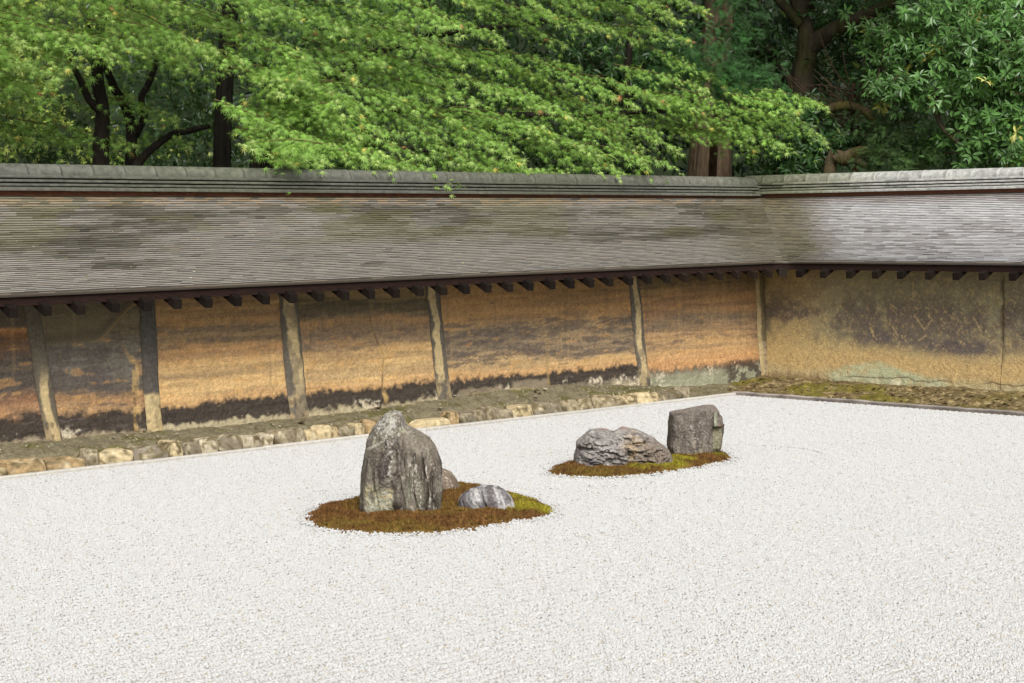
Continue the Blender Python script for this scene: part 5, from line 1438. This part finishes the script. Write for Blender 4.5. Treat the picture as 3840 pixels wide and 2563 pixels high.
# cedars
def cedar(label, pts, seed, col=(128, 108, 88)):
    par = tree_thing(label, (pts[0][0], pts[0][1], 0), name='cedar_tree')
    P = to_ground(pts)
    x, y, z, r_ = P[-1]; P = P + [(x, y, z + 3.0, r_ * .7), (x, y, z + 7, .03)]
    Pn = np.array([q[:3] for q in P]); R_ = np.array([q[3] for q in P])
    V, F = tube(Pn, R_, 64, 0, seed)
    a = np.arctan2(V[:, 1] - np.interp(V[:, 2], Pn[:, 2], Pn[:, 1]), V[:, 0] - np.interp(V[:, 2], Pn[:, 2], Pn[:, 0]))
    cx_ = np.stack([np.interp(V[:, 2], Pn[:, 2], Pn[:, 0]), np.interp(V[:, 2], Pn[:, 2], Pn[:, 1]), V[:, 2]], -1)
    fl = fb3(np.cos(a) * 7, np.sin(a) * 7, V[:, 2] * .8, 4, seed)                     # long vertical strips of bark
    V = cx_ + (V - cx_) * (1 + .16 * (fl - .5))[:, None]
    C = lin(col)[None] * (.35 + 1.2 * fl)[:, None]
    obj('trunk', mesh_np('trunk', V - np.array(par.location), F, C, smooth=True), MAT['bark'], par)
    return par
ced1 = cedar('straight cedar with grey brown fibrous bark standing behind the wall corner', cedar1, 51)
ced2 = cedar('dark cedar trunk in the shade behind the middle maple', cedar2, 52, (44, 40, 35))  # bark colour darkened to hold the shade of the surrounding trees

def rosettes(blobs, rng, size, cols, spread=(1, 1, .7), per=9):
    PS, DS, US, SS, CS = [], [], [], [], []
    for (x, y, z, r_, n) in blobs:
        c = np.array([x, y, z])[None] + rng.normal(0, .55, (n, 3)) * r_ * np.array(spread)
        tone = rng.uniform(.8, 1.2)
        for q in range(n):
            m = int(rng.integers(per - 3, per + 3))
            ax = norm(VIEW * .7 + np.array([0, 0, .55]) + rng.normal(0, .5, 3))
            e1 = norm(np.cross(ax, [0.1, .2, 1.0])); e2 = np.cross(ax, e1)
            th = np.arange(m) * 2.4 + rng.uniform(0, 6.28)
            d = norm(e1[None] * np.cos(th)[:, None] + e2[None] * np.sin(th)[:, None] + ax[None] * rng.uniform(-.1, .6, (m, 1)) + np.array([0, 0, -.30])[None])
            PS.append(c[q][None] + d * .01 - ax[None] * rng.uniform(0, .07, (m, 1))); DS.append(d)
            US.append(norm(ax[None] + np.array([0, 0, .4])[None] + rng.normal(0, .2, (m, 3))))
            SS.append(rng.uniform(.75, 1.15, m) * size)
            k = lin(cols[0] if rng.random() > .035 else cols[1])
            CS.append(k[None] * tone * (1 + .16 * rng.normal(size=(m, 1))).clip(.6, 1.5))
    return [np.concatenate(a) for a in (PS, DS, US, SS, CS)]

def broadleaf(label, trunk, limbs, blobs, seed, cols, size, upper, bark=(70, 63, 50), mossc=(72, 72, 40)):
    rng = np.random.default_rng(seed)
    par = tree_thing(label, (trunk[0][0], trunk[0][1], 0), name='evergreen_tree')
    trunk_part('trunk', to_ground([(a, b, c, q * .82) for a, b, c, q in trunk]), par, bark, 14, .18, seed, mossc)
    for k, l in enumerate(limbs): trunk_part('branch', l, par, bark, 9, .16, seed + k + 1, mossc)
    a = rosettes(blobs, rng, size, cols)
    b = rosettes(upper, rng, size * 2.0, cols)  # unseen upper foliage, added to darken the leaves below
    A = [np.concatenate([p, q]) for p, q in zip(a, b)]
    crown_parts(par, LBV, LBT, A[0], A[1], A[2], A[3], np.clip(A[4], .005, .6), MAT['broad'])
    # small twigs into the clumps
    V = []; F = []; nb = 0
    for (x, y, z, r_, n) in blobs:
        for _ in range(5):
            p1 = np.array([x, y, z]) + rng.normal(0, .5, 3) * r_
            p0 = np.array([x, y, z]) + np.array([.25, .25, -.05]) + rng.normal(0, .15, 3)
            v, f = tube(np.array([p0, (p0 + p1) / 2 + rng.normal(0, .04, 3), p1]), np.array([.009, .006, .003]), 4)
            V.append(v); F.append(f + nb); nb += len(v)
    V = np.concatenate(V) - np.array(par.location)
    obj('twigs', mesh_np('twigs', V, np.concatenate(F), np.tile(lin((92, 78, 58)), (len(V), 1))), MAT['bark'], par, kind='stuff')
    return par
broadleaf('old evergreen with a mossy forked trunk behind the wall corner', oak, [oakb1, oakb2, oakb3, oakb4], OAK, 2001, [(62, 96, 48), (128, 150, 70)], .098,
          [(17.2, 12.5, 5.2, 1.0, 80), (16.6, 13.3, 5.2, .9, 70), (17.0, 11.2, 5.2, .9, 80), (15.5, 14.5, 4.8, 1.0, 60), (15.8, 11.6, 5.4, .8, 60)])
broadleaf('glossy light green evergreen overhanging the wall at the right edge', righttrunk, [rightbr, rightbr2], RIGHT, 2002, [(86, 124, 62), (206, 204, 110)], .094,
          [(16.6, 9.6, 5.0, .8, 60), (16.8, 10.6, 5.0, .8, 60), (15.6, 10.0, 5.2, .7, 40)])
stump = tree_thing('bare mossy limb with a sawn end lying just above the short wall', (16.31, 11.5, 0), name='mossy_limb')
trunk_part('trunk', [(16.30, 11.75, -.05, .09), (16.30, 11.72, 1.2, .08)] + bare1, stump, (104, 92, 70), 12, .22, 71, (96, 92, 44))
trunk_part('branch', bare1b, stump, (104, 92, 70), 8, .2, 72)
trunk_part('branch', bare2, stump, (92, 80, 58), 9, .2, 73, (92, 88, 40))

# hinoki conifers: feathered sprays
def conifer(label, trunk, blobs, seed, col, name='conifer_shrub'):
    rng = np.random.default_rng(seed)
    par = tree_thing(label, (trunk[0][0], trunk[0][1], 0), name=name)
    trunk_part('trunk', to_ground(trunk), par, (92, 68, 54), 8, .15, seed)
    PS, DS, US, SS, CS = [], [], [], [], []
    for (x, y, z, r_, n) in blobs:
        for _ in range(n):
            c = np.array([x, y, z]) + rng.normal(0, .55, 3) * r_ * np.array([1, 1, .8])
            ax = norm(np.array([rng.normal(0, .7), rng.normal(-.3, .6), rng.uniform(-.7, .1)]) + VIEW * .4)
            m = int(rng.integers(6, 11))
            t = rng.uniform(0, 1, m)
            d = norm(ax[None] + rng.normal(0, .45, (m, 3)))
            PS.append(c[None] + ax[None] * (t * .16)[:, None] + rng.normal(0, .02, (m, 3))); DS.append(d)
            US.append(norm(np.array([0, 0, .8])[None] + VIEW[None] * .7 + rng.normal(0, .3, (m, 3)))); SS.append(rng.uniform(.05, .095, m))
            CS.append(lin(col)[None] * rng.uniform(.6, 1.35) * (1 + .15 * rng.normal(size=(m, 1))).clip(.6, 1.5))
    A = [np.concatenate(a) for a in (PS, DS, US, SS, CS)]
    V, F = scatter(LFV, LFF, A[0] - np.array(par.location), A[1], A[2], A[3])
    obj('crown', mesh_np('crown', V, F, np.repeat(np.clip(A[4], .005, .5), len(LFV), 0)), MAT['needle'], par, kind='stuff')
    return par
conifer('drooping hinoki sprays hanging beside the straight cedar trunk', [(16.2, 13.2, 1.8, .05), (15.9, 12.9, 2.6, .04), (15.7, 12.6, 3.3, .03)], [b for i, b in enumerate(HINOKI) if i < 7 or i >= 14], 3001, (58, 98, 48))
conifer('low feathery conifer shrub with brown twigs above the short wall', shrubstem, HINOKI[7:14], 3002, (66, 92, 46))
# bare brown twigs of that shrub
rng = np.random.default_rng(3100)
V = []; F = []; nb = 0
for _ in range(70):
    p0 = np.array([16.93, 11.8, rng.uniform(2.2, 3.0)]); d = norm(np.array([rng.normal(-.2, .4), rng.normal(-.5, .9), rng.uniform(-.1, .7)]))
    l = rng.uniform(.3, .9); p1 = p0 + d * l * .5 + rng.normal(0, .04, 3); p2 = p0 + d * l + np.array([0, 0, rng.uniform(-.05, .2)])
    v, f = tube(np.array([p0, p1, p2]), np.array([.010, .007, .003]), 5); V.append(v); F.append(f + nb); nb += len(v)
V = np.concatenate(V)
tw = obj('twig_bush', mesh_np('twig_bush', V, np.concatenate(F), np.tile(lin((92, 74, 60)), (len(V), 1))), MAT['bark'], label='tangle of bare reddish brown twigs under the evergreen behind the short wall', cat='bush')

# ------------------------------------------------------------------ woods further back
def leaf_mass(rng, n, pf, size, cols, tv=LBV, tf=LBT, upbias=.6):
    P = pf(rng, n)
    D = norm(rng.normal(0, 1, (n, 3)) + np.array([0, 0, -.4]))
    U = norm(VIEW[None] * .6 + np.array([0, 0, upbias])[None] + rng.normal(0, .45, (n, 3)))
    S = rng.uniform(.7, 1.3, n) * size
    cl = fb3(P[:, 0] * 1.6, P[:, 1] * 1.6, P[:, 2] * 1.6, 3, 9)
    C = np.array([lin(c) for c in cols])[rng.integers(0, len(cols), n)] * (.45 + 1.1 * cl)[:, None]
    V, F = scatter(tv, tf, P, D, U, S)
    return V, F, np.repeat(np.clip(C, .004, .6), len(tv), 0)
def band(x0, y0, x1, y1, th, z0, z1, hole=0.36, f=1.2, seed=0):
    def pf(rng, n):
        out = []; tot = 0
        while tot < n:
            t = rng.random(n); q = np.array([x0, y0])[None] * (1 - t)[:, None] + np.array([x1, y1])[None] * t[:, None]
            p = np.column_stack([q + rng.normal(0, th, (n, 2)), rng.uniform(z0, z1, n)])
            k = fb3(p[:, 0] * f, p[:, 1] * f, p[:, 2] * f * 1.3, 3, seed) > hole
            out.append(p[k]); tot += k.sum()
        return np.concatenate(out)[:n]
    return pf
rng = np.random.default_rng(4001)
V, F, C = leaf_mass(rng, 24000, band(13.0, 20.0, 24.5, 9.5, .8, .2, 6.5, .40, 1.1, 61), .15, [(44, 66, 38), (54, 80, 44), (38, 58, 36)])
obj('far_woods', mesh_np('far_woods', V, F, C), MAT['broad'], label='dark evergreen woods filling the distance behind the right hand trees', cat='woods', kind='stuff')
V, F, C = leaf_mass(rng, 17000, band(5.0, 19.5, 13.5, 20.5, 1.0, .2, 4.6, .52, 1.5, 63), .075, [(168, 186, 78), (138, 168, 62), (184, 198, 100)], LMV, LMF, 1.0)
obj('sunlit_thicket', mesh_np('sunlit_thicket', V, F, C), MAT['maple'], label='bright yellow green thicket glimpsed between the dark maple trunks at left', cat='thicket', kind='stuff')
V, F, C = leaf_mass(rng, 9000, band(11.0, 15.6, 16.0, 15.2, .55, 1.2, 4.2, .47, 1.3, 65), .10, [(58, 88, 40), (70, 100, 44)])
obj('undergrowth', mesh_np('undergrowth', V, F, C), MAT['broad'], label='shaded green undergrowth behind the middle maple', cat='undergrowth', kind='stuff')
V, F, C = leaf_mass(rng, 5200, band(6.9, 14.6, 10.4, 14.9, .3, 1.3, 3.0, .50, 1.8, 67), .06, [(60, 92, 38), (52, 80, 34)], LMV, LMF, .6)
obj('maple_saplings', mesh_np('maple_saplings', V, F, C), MAT['maple'], label='shaded low maple leaves around the forked trunk at far left', cat='undergrowth', kind='stuff')
# wooded bank closing the view behind everything
xs = np.linspace(-25, 60, 60); ts = np.linspace(0, 1, 14)
T_, X_ = np.meshgrid(ts, xs, indexing='ij')
A_ = (X_ - 17) / 43 * 1.9 + math.pi / 4
rad = 30 + 14 * T_
Vb = np.stack([rad * np.cos(math.pi / 4 - (A_ - math.pi / 4)) , rad * np.sin(math.pi / 4 - (A_ - math.pi / 4)), -.1 + 11 * ss(0, 1, T_) + 1.2 * (fb2(X_ * .3, T_ * 5, 3, 5) - .5)], -1)
obj('hill', mesh_np('hill', Vb, grid_faces(*T_.shape)[:, ::-1], np.tile(lin((32, 40, 24)), (T_.size, 1)), smooth=True), MAT['litter'], kind='structure')

# ------------------------------------------------------------------ fallen leaves
rng = np.random.default_rng(5001)
n = 60
l = -rng.uniform(.3, 8.5, n); s_ = rng.uniform(.05, 1.1, n)
x, y, z = on_roof(s_, l)
P = np.column_stack([x, y, z + .008])
D = norm(np.column_stack([rng.normal(0, 1, n), rng.normal(0, 1, n), rng.normal(0, .2, n)])); U = norm(np.array([0, -.4, .9])[None] + rng.normal(0, .2, (n, 3)))
V, F = scatter(LBV, LBT, P, D, U, rng.uniform(.012, .024, n))
C = np.array([lin(c) for c in ((214, 200, 150), (176, 140, 84), (222, 214, 190), (150, 104, 66))])[rng.integers(0, 4, n)]
obj('fallen_leaves', mesh_np('fallen_leaves', V, F, np.repeat(C, len(LBV), 0)), MAT['maple'], label='tiny dry leaves and petals lying on the brown shingle roof', cat='leaves', kind='stuff')
n = 44
x = rng.uniform(6.6, 13.2, n); y = 10.6 - rng.exponential(.5, n); 
P = np.column_stack([x, y, np.full(n, .011)])
D = norm(np.column_stack([rng.normal(0, 1, n), rng.normal(0, 1, n), rng.normal(0, .2, n)])); U = norm(np.array([0, 0, 1])[None] + rng.normal(0, .25, (n, 3)))
V, F = scatter(LMV, LMF, P, D, U, rng.uniform(.008, .017, n))
C = np.array([lin(c) for c in ((150, 110, 74), (120, 96, 66), (170, 120, 80), (112, 108, 74))])[rng.integers(0, 4, n)]
obj('fallen_leaves', mesh_np('fallen_leaves', V, F, np.repeat(C, len(LMV), 0)), MAT['maple'], label='small brown leaves scattered on the gravel near the long wall', cat='leaves', kind='stuff')
